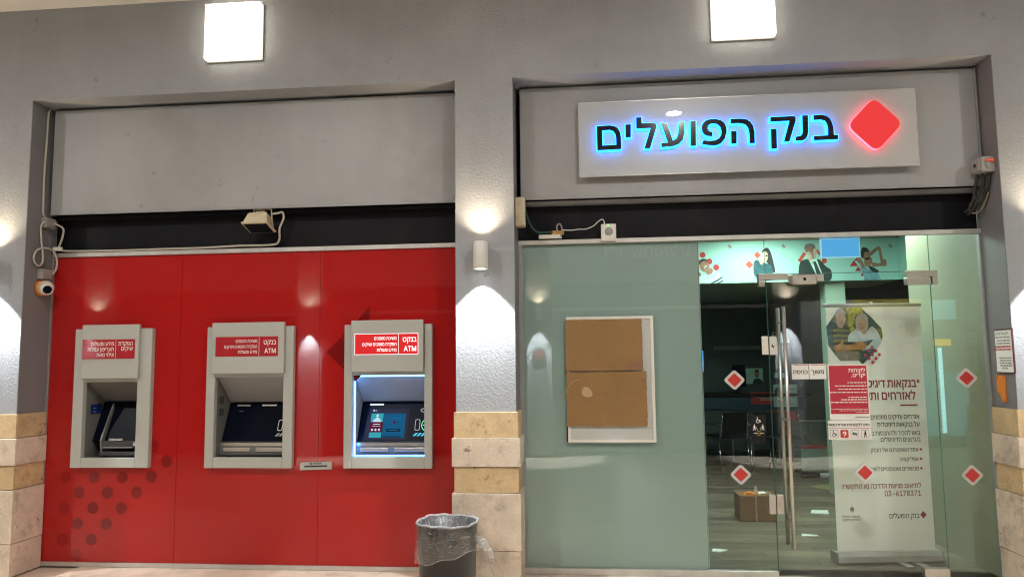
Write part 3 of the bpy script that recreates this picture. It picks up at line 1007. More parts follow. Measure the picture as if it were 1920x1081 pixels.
hp = lambda u, v: (u, 0.02 + 0.215 * v, 1.478 - 0.17 * v - 0.0035)
flat(b, [RQ(-4.0, -3.64, 0.22, 0.50)], hp)
obj('hood_plate', b, M_hood, t)
b = BM()
flat(b, [ell(-3.72, 0.72, 0.055, 0.16, 20)], hp)
obj('camera_window', b, M_blackglass, t)

# middle machine (dark)
t, hd, con, cp, W = atm(-3.044, -2.318, -2.987, -2.383, -2.970, -2.400, 0.872, 1.506, 'middle grey cash machine with a dark screen and unlit red sign', False, 2)
MID = [('משיכת מזומנים', 0.022, 0.70), ('הפקדת מזומנים ושיקים', 0.022, 0.42), ('מידע ופעולות', 0.022, 0.15)]
header_sign(t, -2.953, -2.432, 1.672, 1.829, 0.70, [('בנקט', 0.032, 0.60, 1.5), ('ATM', 0.036, 0.16, 3)], MID, False)
tray(t, cp, -2.970, -2.400, 0.872)


def details(t, cp, x0, lit):
    me = M_alu if not lit else emis('slot_light', (0.75, 0.85, 1), 1.2)
    b = BM()
    on_console(b, cp, [RQ(0.12, 0.32, 0.045, 0.085)], 0.004)
    obj('slot_bar', b, me, t)
    if not lit:
        b = BM()
        on_console(b, cp, [RQ(0.50, 0.72, 0.045, 0.085)], 0.004)
        obj('slot_bar', b, M_white, t)
    b = BM()
    on_console(b, cp, [rrect(0.86, 1.06, 0.17, 0.27, 0.05), rrect(0.87, 1.05, 0.19, 0.25, 0.03)], 0.004)
    obj('card_slot_outline', b, M_alu if not lit else M_white, t)
    b = BM()
    on_console(b, cp, [rrect(0.80, 0.87, 0.45, 0.74, 0.033), rrect(0.808, 0.862, 0.465, 0.725, 0.026)], 0.004)
    obj('reader_outline', b, M_alu if not lit else M_white, t)
    b = BM()
    on_console(b, cp, [ell(0.975, 0.60, 0.085, 0.16, 28), ell(0.975, 0.60, 0.075, 0.14, 28)], 0.004)
    on_console(b, cp, [RQ(0.91, 1.0, 0.59, 0.61)], 0.004)
    obj('reader_ring', b, M_alu if not lit else emis('green_ring_light', (0.15, 0.9, 0.4), 1.3), t)
    for k in range(4):
        b = BM()
        a = 0.78 + k * 0.055
        on_console(b, cp, [[(a, 0.88), (a + 0.04, 0.80), (a + 0.075, 0.80), (a + 0.035, 0.88)]], 0.004)
        obj('key_stripe', b, M_alud if not lit else emis('cyan_key_light', (0.1, 0.6, 0.8), 1.0), t)


details(t, cp, -2.970, False)
b = BM()
on_console(b, cp, [RQ(0.17, 0.23, 0.215, 0.23)], 0.004)
obj('screen_mark', b, M_inkgrey, t)
for k in range(2):
    b = BM()
    flat(b, [RQ(0.03, 0.11, 1.19 + k * 0.10, 1.25 + k * 0.10)], lambda u, v: (-2.9688, u, v))
    obj('side_sticker', b, M_atmd, t)

# right machine (lit)
t, hd, con, cp, W = atm(-1.900, -1.192, -1.835, -1.254, -1.832, -1.255, 0.877, 1.511, 'right grey cash machine with a glowing red sign and a blue lit screen', True, 3)
header_sign(t, -1.805, -1.292, 1.672, 1.838, 0.69, [('בנקט', 0.034, 0.60, 2), ('ATM', 0.038, 0.16, 3)], MID, True)
tray(t, cp, -1.832, -1.255, 0.877)
details(t, cp, -1.832, True)
b = BM()
box(b, -1.832, -1.255, 0.0035, 0.022, 1.500, 1.5105)
box(b, -1.8315, -1.8265, 0.0035, 0.022, 0.884, 1.4995)
box(b, -1.832, -1.255, 0.0035, 0.022, 0.8785, 0.8835)
obj('strip_light', b, E_cyanstrip, t)
b = BM()
on_console(b, cp, [RQ(0.10, 0.70, 0.17, 0.98)], 0.003)
scr = obj('screen', b, mat('screen_bezel', (0.006, 0.008, 0.035), 0.3, spec=0.05), t)


def scr_piece(name, polys, m, off=0.0045):
    b = BM()
    for q in polys:
        on_console(b, cp, [q], off)
    return obj(name, b, m, scr)


E_sblue = emis('screen_blue', (0.012, 0.17, 0.36), 1.0)
E_sdark = emis('screen_deep_blue', (0.01, 0.10, 0.22), 1.0)
E_sred = emis('screen_crimson', (0.12, 0.008, 0.035), 1.0)
E_swhite = emis('screen_white', (0.55, 0.75, 0.85), 1.0)
E_scyan = emis('screen_cyan', (0.04, 0.36, 0.45), 1.0)
scr_piece('screen_picture', [RQ(0.345, 0.66, 0.30, 0.92)], E_sdark)
scr_piece('screen_picture', [RQ(0.16, 0.335, 0.30, 0.52)], E_scyan)
scr_piece('screen_picture', [RQ(0.16, 0.335, 0.525, 0.78)], E_sred)
scr_piece('screen_picture', [RQ(0.16, 0.335, 0.785, 0.92)], E_scyan)
scr_piece('screen_picture', [blob([(0.19, 0.51), (0.22, 0.44), (0.25, 0.41), (0.28, 0.43), (0.31, 0.51)]), ell(0.25, 0.36, 0.017, 0.045, 12)], E_swhite, 0.006)
scr_piece('screen_icons', [ell(0.195 + 0.05 * k, 0.72, 0.015, 0.03, 12) for k in range(3)] + [RQ(0.2, 0.3, 0.57, 0.585), RQ(0.19, 0.31, 0.62, 0.63), ell(0.19, 0.225, 0.015, 0.02, 10), RQ(0.21, 0.235, 0.22, 0.235)], E_swhite, 0.006)
scr_piece('screen_diamond', [diamond(0.50, 0.53, 0.045, 0.2, 3, 0.025)], E_sred, 0.006)
scr_piece('screen_button', [RQ(0.40, 0.60, 0.70, 0.77), RQ(0.35, 0.62, 0.885, 0.91)], emis('screen_black', (0.01, 0.02, 0.04), 1.0), 0.006)
scr_piece('screen_text', [RQ(0.45 + 0.03 * k, 0.47 + 0.03 * k, 0.415, 0.435) for k in range(5)] + [RQ(0.43, 0.57, 0.725, 0.74)], E_sblue, 0.0075)
# red glow that leaks from behind the lit header onto the wall
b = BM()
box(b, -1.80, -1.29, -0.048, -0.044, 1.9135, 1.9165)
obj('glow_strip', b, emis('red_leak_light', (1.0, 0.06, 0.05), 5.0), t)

# receipt slot between the machines
t = thing('waste_slot', 'small grey metal plate with a black slot for waste slips in the red wall', 'slot plate', (-2.135, -0.01, 0.77))
tl = lambda u, v: (-2.135 + u, -0.0142, 0.803 + v + u * 0.03)
b = BM()
slab(b, [(-2.262, 0.769), (-2.007, 0.777), (-2.007, 0.838), (-2.262, 0.829)], -0.013, -0.0005)
pl = obj('plate', b, M_atm, t)
b = BM()
flat(b, [rrect(-0.095, 0.095, -0.008, 0.003, 0.005, 3)], tl)
obj('slot', b, M_inkblack, t)
b = BM()
text(b, 'אשפתון', 0.013, 0.048, 0.012, 'right', lambda u, v: tl(u, v), bold=3)
flat(b, [ell(-0.04, 0.018, 0.007, 0.009, 12)], tl)
obj('lettering', b, M_inkblack, t)
# ------------------------------------------------------------------ glass shopfront
gf = thing('glass_shopfront', 'green tinted glass shopfront with a frosted left pane and aluminium rails', 'shopfront', (1.2, 0, 0))
obj('top_rail', bxm(-0.504, 2.971, -0.022, 0.03, 2.522, 2.556, bev=0.002), M_alu, gf)
obj('bottom_rail', bxm(-0.504, 1.392, -0.022, 0.03, 0.002, 0.048, bev=0.002), M_alu, gf)
obj('side_post', bxm(-0.504, -0.470, -0.020, 0.03, 0.0485, 2.5215, bev=0.002), M_alud, gf)
obj('side_post', bxm(2.955, 2.9715, -0.012, 0.03, 0.002, 2.5215, bev=0.002), M_alud, gf)
obj('side_rail', bxm(2.605, 2.954, -0.012, 0.02, 0.002, 0.022), M_alud, gf)
GT = 0.010
obj('fixed_pane', bxm(-0.469, 1.393, 0, GT, 0.049, 2.521), M_glass, gf)
obj('transom_pane', bxm(1.400, 2.592, 0, GT, 2.253, 2.521), M_glass, gf)
obj('side_pane', bxm(2.600, 2.954, 0, GT, 0.023, 2.521), M_glass, gf)
obj('frosted_film', bxm(-0.469, 0.893, GT + 0.002, GT + 0.004, 0.049, 2.521), M_film, gf)
b = BM()
box(b, 1.3935, 1.3955, 0.001, GT - 0.001, 0.05, 2.521)
box(b, 2.596, 2.5985, 0.001, GT - 0.001, 2.253, 2.521)
box(b, 0.8935, 0.8965, GT + 0.001, GT + 0.005, 0.06, 2.521)
obj('pane_edge', b, M_glassedge, gf)['kind'] = 'stuff'
obj('film_edge', bxm(0.897, 0.900, GT + 0.002, GT + 0.004, 0.06, 2.52), M_alu, gf)
pf = obj('patch_fitting', bxm(2.418, 2.640, -0.026, 0.036, 2.205, 2.250, bev=0.003), M_steel, gf)
obj('patch_leg', bxm(2.600, 2.640, -0.0255, 0.036, 2.145, 2.2045, bev=0.002), M_steel, gf)
obj('patch_fitting', bxm(1.338, 1.560, -0.026, 0.036, 2.205, 2.252, bev=0.003), M_steel, gf)
obj('patch_leg', bxm(1.338, 1.382, -0.0255, 0.036, 2.153, 2.2045, bev=0.002), M_steel, gf)
obj('strike_plate', bxm(1.346, 1.394, -0.020, 0.030, 0.460, 0.600, bev=0.002), M_steel, gf)

door = thing('glass_door', 'clear glass entrance door with long steel bar handles and corner fittings', 'door', (2.0, 0, 0.01))
obj('pane', bxm(1.4005, 2.594, 0.0005, GT, 0.012, 2.246), M_glass, door)
b = BM()
box(b, 1.3975, 1.400, 0.001, GT - 0.001, 0.014, 2.244)
box(b, 2.5945, 2.5975, 0.001, GT - 0.001, 0.014, 2.244)
box(b, 1.41, 2.58, 0.001, GT - 0.001, 2.2462, 2.2495)
obj('pane_edge', b, M_glassedge, door)['kind'] = 'stuff'
for nm, y in (('handle', -0.075), ('handle', 0.085)):
    b = BM()
    xx = 1.497 if y < 0 else 1.494
    tube(b, [(xx, y, 0.222), (xx, y, 1.995)], 0.0135, 14)
    h = obj(nm, b, M_steel, door)
    for z in (0.42, 1.15, 1.88):
        b = BM()
        tube(b, [(xx, y, z), (xx, 0.0 if y < 0 else GT, z)], 0.009, 10)
        obj('standoff', b, M_steel, h)
obj('hinge_patch', bxm(2.418, 2.592, -0.024, 0.034, 2.147, 2.199, bev=0.003), M_steel, door)
obj('hinge_patch', bxm(2.418, 2.592, -0.024, 0.034, 0.020, 0.085, bev=0.003), M_steel, door)
lk = obj('lock_case', bxm(1.401, 1.452, -0.020, 0.030, 0.460, 0.600, bev=0.002), M_steel, door)
b = BM()
lathe(b, [(0.0, 0.010), (0.012, 0.010), (0.013, 0.0)], (1.426, -0.0205, 0.53), 16, (0, -1, 0))
obj('lock_cylinder', b, M_alu, lk)
cl = obj('door_closer', bxm(1.568, 1.757, -0.070, -0.006, 2.160, 2.238, bev=0.012), M_steel, door)
b = BM()
box(b, 1.5605, 1.5675, -0.05, -0.012, 2.168, 2.23)
box(b, 1.7575, 1.81, -0.05, -0.012, 2.185, 2.236)
obj('closer_arm', b, M_steel, cl)
b = BM()
lathe(b, [(0.0, 0.002), (0.012, 0.002), (0.012, 0.0)], (1.665, -0.0702, 2.20), 16, (0, -1, 0))
obj('closer_screw', b, M_inkblack, cl)

# ------------------------------------------------------------------ notices and stickers on the glass
def sticker(x, z, label, w=1.0, m2=None):
    t = thing('diamond_sticker', label, 'sticker', (x, -0.002, z), 'diamond stickers on the glass')
    b = BM()
    slab(b, diamond(x, z, 0.080, 0.2, 4, 0.082 * w), -0.0022, -0.0005)
    obj('silver_border', b, mat('silver_sticker_film', (0.55, 0.54, 0.52), 0.45), t) if 'silver_sticker_film' not in bpy.data.materials else obj('silver_border', b, bpy.data.materials['silver_sticker_film'], t)
    b = BM()
    slab(b, diamond(x, z, 0.053, 0.14, 4, 0.054 * w), -0.0038, -0.0024)
    obj('red_diamond', b, M_stk, t)
    return t


M_stk = mat('red_sticker_film', (0.50, 0.035, 0.03), 0.4)
sticker(1.132, 1.448, 'red and silver diamond sticker on the fixed pane beside the two wall posters')
sticker(1.151, 0.744, 'red and silver diamond sticker on the fixed pane above the cardboard box')
sticker(2.048, 0.762, 'red and silver diamond sticker on the door over the roll-up banner')
sticker(2.805, 1.448, 'red and silver diamond sticker on the narrow side pane, level with the door signs')
sticker(2.798, 0.745, 'red and silver diamond sticker low on the narrow side pane')

t = thing('door_sign', 'pair of white pull and entrance plates in Hebrew on the door', 'sign', (1.68, -0.002, 1.45))
for x0, x1, s in ((1.557, 1.679, 'כניסה'), (1.684, 1.806, 'משוך')):
    pl = obj('plate', bxm(x0, x1, -0.004, -0.0005, 1.450, 1.563), M_white, t)
    b = BM()
    text(b, s, 0.026, (x0 + x1) / 2, 1.490, 'center', y=-0.0052, bold=3)
    obj('lettering', b, M_inkblack, pl)
    b = BM()
    flat(b, [RQ(x0 + 0.012, x1 - 0.006, 1.553, 1.557)], plain(-0.0052))
    obj('red_line', b, M_inkred, pl)

t = thing('notice', 'white bordered crimson notice in Hebrew on the door', 'notice', (1.96, -0.002, 1.15))
obj('paper', bxm(1.818, 2.106, -0.003, -0.0005, 1.148, 1.556), M_white, t)
b = BM()
flat(b, [RQ(1.826, 2.098, 1.190, 1.548)], plain(-0.0042))
obj('crimson_field', b, mat('crimson_paper', (0.48, 0.025, 0.05), 0.45), t)
b = BM()
text(b, 'לקוחות', 0.024, 2.088, 1.500, 'right', y=-0.0054, bold=3)
text(b, 'יקרים,', 0.024, 2.088, 1.464, 'right', y=-0.0054, bold=3)
rr = random.Random(3)
for k, (z, L) in enumerate(((1.418, 6), (1.394, 9), (1.370, 8), (1.346, 10), (1.310, 5), (1.292, 8), (1.272, 10), (1.225, 10), (1.213, 8), (1.200, 4))):
    bars(b, 2.090, z, 0.007 if k < 7 else 0.003, [rr.uniform(0.010, 0.03) for _ in range(L)], 0.005, plain(-0.0054))
obj('lettering', b, M_white, t)['kind'] = 'stuff'
b = BM()
text(b, 'בנק הפועלים', 0.009, 2.080, 1.162, 'right', y=-0.0054, bold=3)
flat(b, [diamond(2.090, 1.167, 0.006)], plain(-0.0054))
obj('small_print', b, M_inkblack, t)

t = thing('access_notice', 'white notice strip with four accessibility pictograms under the crimson notice', 'notice', (1.95, -0.002, 1.0))
obj('paper', bxm(1.801, 2.108, -0.003, -0.0005, 1.003, 1.142), M_white, t)
b = BM()
text(b, 'ניתן לבקש את עזרת הצוות', 0.017, 2.098, 1.102, 'right', y=-0.0045, bold=4)
obj('lettering', b, M_inkblack, t)
b = BM()
flat(b, [RQ(1.801, 2.108, 1.083, 1.086)], plain(-0.0044))
obj('red_line', b, M_inkred, t)


def wheelchair(b, cx, cz, s, mp):
    flat(b, [ell(cx - 0.05 * s, cz + 0.42 * s, 0.09 * s, 0.09 * s, 10)], mp)
    flat(b, [ell(cx + 0.02 * s, cz - 0.15 * s, 0.30 * s, 0.30 * s, 18), ell(cx + 0.02 * s, cz - 0.15 * s, 0.21 * s, 0.21 * s, 18)], mp)
    flat(b, [[(cx - 0.1 * s, cz + 0.3 * s), (cx + 0.0 * s, cz + 0.3 * s), (cx + 0.04 * s, cz - 0.02 * s), (cx + 0.3 * s, cz - 0.02 * s), (cx + 0.42 * s, cz - 0.32 * s), (cx + 0.52 * s, cz - 0.28 * s), (cx + 0.38 * s, cz + 0.07 * s), (cx + 0.04 * s, cz + 0.07 * s), (cx - 0.06 * s, cz + 0.07 * s)]], mp)


def walker(b, cx, cz, s, mp, flip=1, stick=False):
    f = lambda pts: [(cx + flip * x * s, cz + z * s) for x, z in pts]
    flat(b, [ell(cx + flip * 0.03 * s, cz + 0.42 * s, 0.09 * s, 0.09 * s, 10)], mp)
    flat(b, [f([(-0.1, 0.3), (0.1, 0.3), (0.12, -0.05), (0.24, -0.48), (0.14, -0.5), (0.02, -0.15), (-0.12, -0.5), (-0.23, -0.48), (-0.1, -0.02)])], mp)
    flat(b, [f([(0.08, 0.25), (0.28, -0.02), (0.24, -0.06), (0.05, 0.15)])], mp)
    flat(b, [f([(-0.08, 0.28), (-0.26, 0.0), (-0.22, -0.03), (-0.04, 0.18)])], mp)
    if stick:
        flat(b, [f([(0.24, 0.0), (0.5, -0.48), (0.54, -0.46), (0.29, 0.03)])], mp)


for k in range(4):
    x0 = 1.812 + k * 0.074
    b = BM()
    flat(b, [rrect(x0, x0 + 0.058, 1.015, 1.073, 0.004, 2), rrect(x0 + 0.0025, x0 + 0.0555, 1.0175, 1.0705, 0.003, 2)] if k != 1 else [rrect(x0, x0 + 0.058, 1.015, 1.073, 0.006, 2)], plain(-0.0044))
    pic = obj('pictogram', b, M_inkgrey if k != 1 else M_stk, t)
    b = BM()
    cx, cz, mp = x0 + 0.029, 1.044, plain(-0.0056)
    if k == 0:
        wheelchair(b, cx - 0.003, cz, 0.044, mp)
    elif k == 1:
        flat(b, [blob([(cx - 0.014, cz), (cx - 0.008, cz + 0.016), (cx + 0.010, cz + 0.016), (cx + 0.014, cz), (cx + 0.004, cz - 0.012), (cx - 0.004, cz - 0.02), (cx - 0.003, cz - 0.008), (cx + 0.006, cz + 0.004), (cx, cz + 0.009), (cx - 0.008, cz)])], mp)
    elif k == 2:
        flat(b, [[(cx - 0.022, cz), (cx, cz + 0.011), (cx + 0.022, cz), (cx, cz - 0.011)], ell(cx, cz, 0.006, 0.007, 10)], mp)
        flat(b, [[(cx - 0.02, cz + 0.016), (cx - 0.017, cz + 0.018), (cx + 0.02, cz - 0.016), (cx + 0.017, cz - 0.018)]], mp)
    else:
        walker(b, cx, cz, 0.048, mp)
    obj('symbol', b, M_inkblack if k != 1 else M_white, pic)

t = thing('shield_sticker', 'black shield shaped sticker with white disabled access figures on the fixed pane', 'sticker', (1.294, -0.002, 0.965))
b = BM()
slab(b, [(1.239, 1.183), (1.349, 1.183), (1.349, 1.06)] + [(1.294 + 0.055 * math.cos(R(a)), 1.03 + 0.066 * math.sin(R(a))) for a in range(0, -181, -20)] + [(1.239, 1.06)], -0.003, -0.0005)
obj('film', b, M_inkblack, t)
b = BM()
mp = plain(-0.0042)
wheelchair(b, 1.290, 1.146, 0.046, mp)
walker(b, 1.264, 1.094, 0.044, mp, 1, True)
walker(b, 1.326, 1.094, 0.044, mp, -1, True)
flat(b, [RQ(1.258, 1.285, 1.048, 1.052), RQ(1.305, 1.33, 1.048, 1.052)][:1], mp)
flat(b, [RQ(1.305, 1.332, 1.048, 1.052)], mp)
obj('figures', b, M_white, t)
b = BM()
flat(b, [ell(1.295, 1.05, 0.018, 0.018, 18), ell(1.295, 1.05, 0.014, 0.014, 18)], mp)
flat(b, [RQ(1.282, 1.308, 1.047, 1.053)], plain(-0.0046))
obj('emblem', b, mat('gold_print', (0.4, 0.27, 0.06), 0.5), t)

# white exit button plates on both sides of the door joint
t = thing('lock_plate', 'white split plate with black tape scraps at the door joint', 'plate', (1.4, -0.003, 1.635))
obj('half_plate', bxm(1.345, 1.392, -0.007, -0.0008, 1.637, 1.776, bev=0.001), M_whitepl, t)
hp_ = obj('half_plate', bxm(1.402, 1.455, -0.007, -0.0008, 1.635, 1.774, bev=0.001), M_whitepl, t)
b = BM()
flat(b, [blob([(1.414, 1.70), (1.42, 1.715), (1.43, 1.70), (1.438, 1.71), (1.434, 1.695), (1.425, 1.68), (1.424, 1.692)])], plain(-0.0078))
obj('tape_scrap', b, M_inkblack, hp_)

# ------------------------------------------------------------------ notice board with torn cardboard
t = thing('notice_board', 'white framed notice board on the frosted pane covered with cardboard', 'board', (0.19, -0.01, 0.985))
b = BM()
x0, x1, z0, z1 = -0.136, 0.532, 0.985, 1.946
box(b, x0, x1, -0.024, -0.001, z1 - 0.022, z1)
box(b, x0, x1, -0.024, -0.001, z0, z0 + 0.022)
box(b, x0, x0 + 0.020, -0.024, -0.001, z0 + 0.0222, z1 - 0.0222)
box(b, x1 - 0.022, x1, -0.024, -0.001, z0 + 0.0222, z1 - 0.0222)
obj('frame', b, M_whitepl, t)
obj('back_sheet', bxm(x0 + 0.0202, x1 - 0.0222, -0.012, -0.0012, z0 + 0.0224, z1 - 0.0224), mat('dull_white_sheet', (0.50, 0.51, 0.49), 0.5, var=0.05, vscale=3), t)
for za, zb_ in ((0.987, 1.106), (1.5, 1.57)):
    obj('edge_gap', bxm(x0 - 0.010, x0 - 0.0005, -0.010, -0.001, za, zb_), M_inkblack, t)


def torn(x0, x1, z0, z1, notches, seed):
    rn = random.Random(seed)
    o = []
    n = 16
    for k in range(n):
        o.append((x0 + (x1 - x0) * k / n, z0 + rn.uniform(-0.002, 0.002)))
    zs = [z0 + (z1 - z0) * k / n for k in range(n)]
    for z in zs:
        o.append((x1 + rn.uniform(-0.0025, 0.0025), z))
        for nz, dep in notches:
            if z <= nz < z + (z1 - z0) / n:
                o += [(x1, nz - 0.004), (x1 - dep, nz), (x1, nz + 0.005)]
    for k in range(n):
        o.append((x1 - (x1 - x0) * k / n, z1 + rn.uniform(-0.002, 0.002)))
    o += [(x0, z1), (x0, z0 + (z1 - z0) * 0.88), (x0 + 0.014, z0 + (z1 - z0) * 0.87), (x0, z0 + (z1 - z0) * 0.86)]
    return o


tc = thing('cardboard_sheet', 'upper brown cardboard sheet stuck over the notice board', 'cardboard', (0.15, -0.03, 1.53), 'cardboard sheets on the notice board')
obj('sheet', slab(BM(), torn(-0.142, 0.446, 1.530, 1.922, [(1.872, 0.055)], 2), -0.034, -0.029), M_card, tc)
obj('bottom_flap', bxm(-0.07, 0.30, -0.036, -0.0345, 1.5285, 1.585), M_card, tc)
b = BM()
slab(b, [(0.325, 1.528), (0.43, 1.552), (0.444, 1.594), (0.34, 1.588)], -0.037, -0.0345)
obj('worn_corner', b, M_carddark, tc)
tc = thing('cardboard_sheet', 'lower brown cardboard sheet with a pale patch on the notice board', 'cardboard', (0.15, -0.03, 1.10), 'cardboard sheets on the notice board')
obj('sheet', slab(BM(), torn(-0.142, 0.470, 1.106, 1.520, [(1.462, 0.05), (1.158, 0.042)], 5), -0.032, -0.027), M_card, tc)
b = BM()
flat(b, [blob([(-0.025, 1.36), (-0.008, 1.405), (0.03, 1.40), (0.055, 1.36), (0.05, 1.335), (0.0, 1.33)], 4)], plain(-0.0335))
obj('pale_patch', b, M_cardpale, tc)  # lighter patch laid on the lower sheet
b = BM()
tube(b, spline([(-0.19, 1.33, -0.0335), (-0.16, 1.36, 0), (-0.115, 1.42, 0), (-0.08, 1.455, 0), (-0.03, 1.462, 0)]) and [(p.x, -0.034, p.y) for p in spline([(-0.19, 1.33, 0), (-0.16, 1.36, 0), (-0.115, 1.42, 0), (-0.08, 1.455, 0), (-0.03, 1.462, 0)])], 0.003, 5)
obj('tape_strand', b, M_cardpale, tc)

# ------------------------------------------------------------------ small things on the walls and rails
# floodlight over the red wall
t = thing('floodlight', 'old cream coloured floodlight hanging under the blank fascia panel', 'floodlight', (-2.58, -0.13, 2.70))
b = BM()
rim, top = [], []
c0 = Vector((-2.583, -0.155, 2.695))
ax = Vector((0.0, -0.30, -1)).normalized()
ux = Vector((1, 0.0, -0.0))
uy = ax.cross(ux).normalized()
def frust(bm, secs):
    rings = []
    for h, a, c in secs:
        rings.append([bm.verts.new(c0 - ax * h + ux * sx * a + uy * sy * c) for sx, sy in ((-1, -1), (1, -1), (1, 1), (-1, 1))])
    for i in range(len(rings) - 1):
        for k in range(4):
            bm.faces.new((rings[i][k], rings[i][(k + 1) % 4], rings[i + 1][(k + 1) % 4], rings[i + 1][k]))
    bm.faces.new(rings[0])
    bm.faces.new(rings[-1])
    return bm
obj('housing', frust(b, [(0.0, 0.106, 0.085), (0.012, 0.112, 0.09), (0.02, 0.098, 0.078), (0.10, 0.080, 0.06), (0.115, 0.070, 0.05)]), M_cream, t)
obj('glass', frust(BM(), [(-0.004, 0.094, 0.075), (-0.001, 0.094, 0.075)]), M_blackglass, t)
b = BM()
tube(b, [(-2.640, -0.13, 2.79), (-2.645, -0.11, 2.857), (-2.50, -0.11, 2.857), (-2.478, -0.14, 2.74)], 0.007, 6)
obj('bracket', b, M_cream, t)
obj('terminal_box', bxm(-2.622, -2.545, -0.135, -0.085, 2.800, 2.838, bev=0.004), M_cream, t)

# cable along the red wall
def cable(name, label, pts, r, m, cat='cable'):
    b = BM()
    tube(b, spline(pts, 8), r, 8)
    return tag(obj(name, b, m), label, cat)


cable('cable', 'beige cable lying along the rail of the red wall up to the floodlight',
      [(-4.405, -0.03, 2.590), (-4.30, -0.025, 2.572), (-3.9, -0.022, 2.566), (-3.5, -0.022, 2.568), (-3.1, -0.022, 2.570), (-2.8, -0.022, 2.578), (-2.52, -0.03, 2.578), (-2.45, -0.06, 2.61), (-2.435, -0.09, 2.70),
       (-2.40, -0.10, 2.78), (-2.405, -0.11, 2.825), (-2.44, -0.11, 2.822), (-2.50, -0.11, 2.815)], 0.0085, M_cable)
t = thing('cable_connector', 'small white cable connector at the left end of the red wall rail', 'connector', (-4.40, -0.03, 2.56))
b = BM()
box(b, -4.46 + 0.03, -4.355, -0.045, -0.02, 2.575, 2.606, bev=0.003)
obj('body', b, M_whitepl, t)
XJ = -4.452
cable('cable', 'beige cable running down the left reveal into the corner of the red wall',
      [(-4.44, -0.13, 3.765), (-4.443, -0.15, 3.72), (-4.443, -0.155, 3.5), (-4.443, -0.165, 3.2), (-4.443, -0.16, 2.95), (-4.443, -0.155, 2.87), (-4.44, -0.12, 2.835), (-4.40, -0.08, 2.80),
       (-4.35, -0.04, 2.765), (-4.355, -0.03, 2.70), (-4.38, -0.03, 2.62), (-4.385, -0.032, 2.60)], 0.0085, M_cable)
t = thing('junction_box', 'grey junction box on the left reveal below the blank fascia panel', 'junction box', (-4.44, -0.10, 2.75))
obj('body', bxm(XJ + 0.0005, XJ + 0.05, -0.165, -0.05, 2.752, 2.838, bev=0.004), M_greypl, t)
obj('lid', bxm(XJ + 0.0505, XJ + 0.056, -0.155, -0.06, 2.760, 2.830, bev=0.002), M_greypl, t)
t = thing('junction_box', 'grey junction box directly above the dome camera', 'junction box', (-4.44, -0.10, 2.31))
obj('body', bxm(XJ + 0.0005, XJ + 0.05, -0.180, -0.065, 2.322, 2.408, bev=0.004), M_greypl, t)
obj('lid', bxm(XJ + 0.0505, XJ + 0.056, -0.170, -0.075, 2.330, 2.400, bev=0.002), M_greypl, t)
XC = XJ + 0.02
cable('cable', 'beige cable looped on the left reveal between the two junction boxes',
      [(XC + 0.02, -0.168, 2.80), (XC, -0.185, 2.76), (XC, -0.178, 2.66), (XC, -0.155, 2.55), (XC, -0.15, 2.47), (XC, -0.185, 2.43), (XC, -0.235, 2.45), (XC, -0.25, 2.50), (XC, -0.21, 2.56), (XC + 0.01, -0.13, 2.585), (XC + 0.02, -0.06, 2.57), (XC + 0.03, -0.025, 2.50), (XC + 0.03, -0.03, 2.42), (XC + 0.02, -0.062, 2.37)], 0.0085, M_cable)
t = thing('dome_camera', 'white turret security camera with an orange base on the left reveal', 'camera', (-4.43, -0.11, 2.26))
b = BM()
lathe(b, [(0.0, 0), (0.066, 0), (0.066, 0.022), (0.058, 0.03), (0.0, 0.03)], (XJ + 0.0005, -0.135, 2.253), 28, (1, 0, 0))
obj('base_ring', b, M_orange, t)
b = BM()
dv = Vector((0.62, -0.55, -0.25)).normalized()
lathe(b, [(0.052, -0.02), (0.060, 0.0), (0.060, 0.03), (0.052, 0.062), (0.040, 0.078), (0.032, 0.082)], (XJ + 0.045, -0.135, 2.256), 28, dv)
obj('housing', b, mat('camera_white', (0.68, 0.63, 0.56), 0.35), t)
b = BM()
lathe(b, [(0.0, 0.088), (0.024, 0.087), (0.034, 0.081), (0.033, 0.07)], (XJ + 0.045, -0.135, 2.256), 24, dv)
obj('lens_window', b, M_blackglass, t)

# beige box on the pillar reveal, with the green cable
t = thing('wiring_box', 'tall cream wiring box on the pillar reveal under the sign fascia', 'box', (-0.47, -0.2, 2.64))
obj('body', bxm(-0.5045, -0.432, -0.235, -0.13, 2.640, 2.862, bev=0.005), M_cream, t)
cable('cable', 'dark green cable drooping from the cream wiring box to the rail', [(-0.435, -0.12, 2.79), (-0.42, -0.06, 2.72), (-0.385, -0.03, 2.65), (-0.34, -0.03, 2.618), (-0.28, -0.03, 2.616), (-0.225, -0.03, 2.617)], 0.009,
      mat('green_cable', (0.012, 0.06, 0.05), 0.5))
t = thing('terminal_strip', 'white connector strip with an orange terminal block on the shopfront rail', 'connector', (-0.25, -0.02, 2.56))
obj('strip', bxm(-0.338, -0.158, -0.035, -0.005, 2.567, 2.597, bev=0.003), M_whitepl, t)
obj('terminal_block', bxm(-0.236, -0.140, -0.034, -0.006, 2.5975, 2.628, bev=0.002), mat('amber_plastic', (0.5, 0.26, 0.06), 0.5), t)
b = BM()
tube(b, spline([(-0.19, -0.034, 2.61), (-0.195, -0.045, 2.66), (-0.17, -0.045, 2.678), (-0.155, -0.045, 2.64), (-0.165, -0.04, 2.58)]), 0.006, 6)
obj('wire_loop', b, M_greypl, t)
cable('wire', 'thin white wire from the terminal block to the door speaker', [(-0.15, -0.03, 2.632), (-0.08, -0.03, 2.628), (-0.02, -0.03, 2.634), (0.03, -0.03, 2.634), (0.09, -0.03, 2.656), (0.13, -0.035, 2.69), (0.16, -0.04, 2.706), (0.175, -0.04, 2.69), (0.177, -0.04, 2.667)], 0.0035, M_white, 'wire')
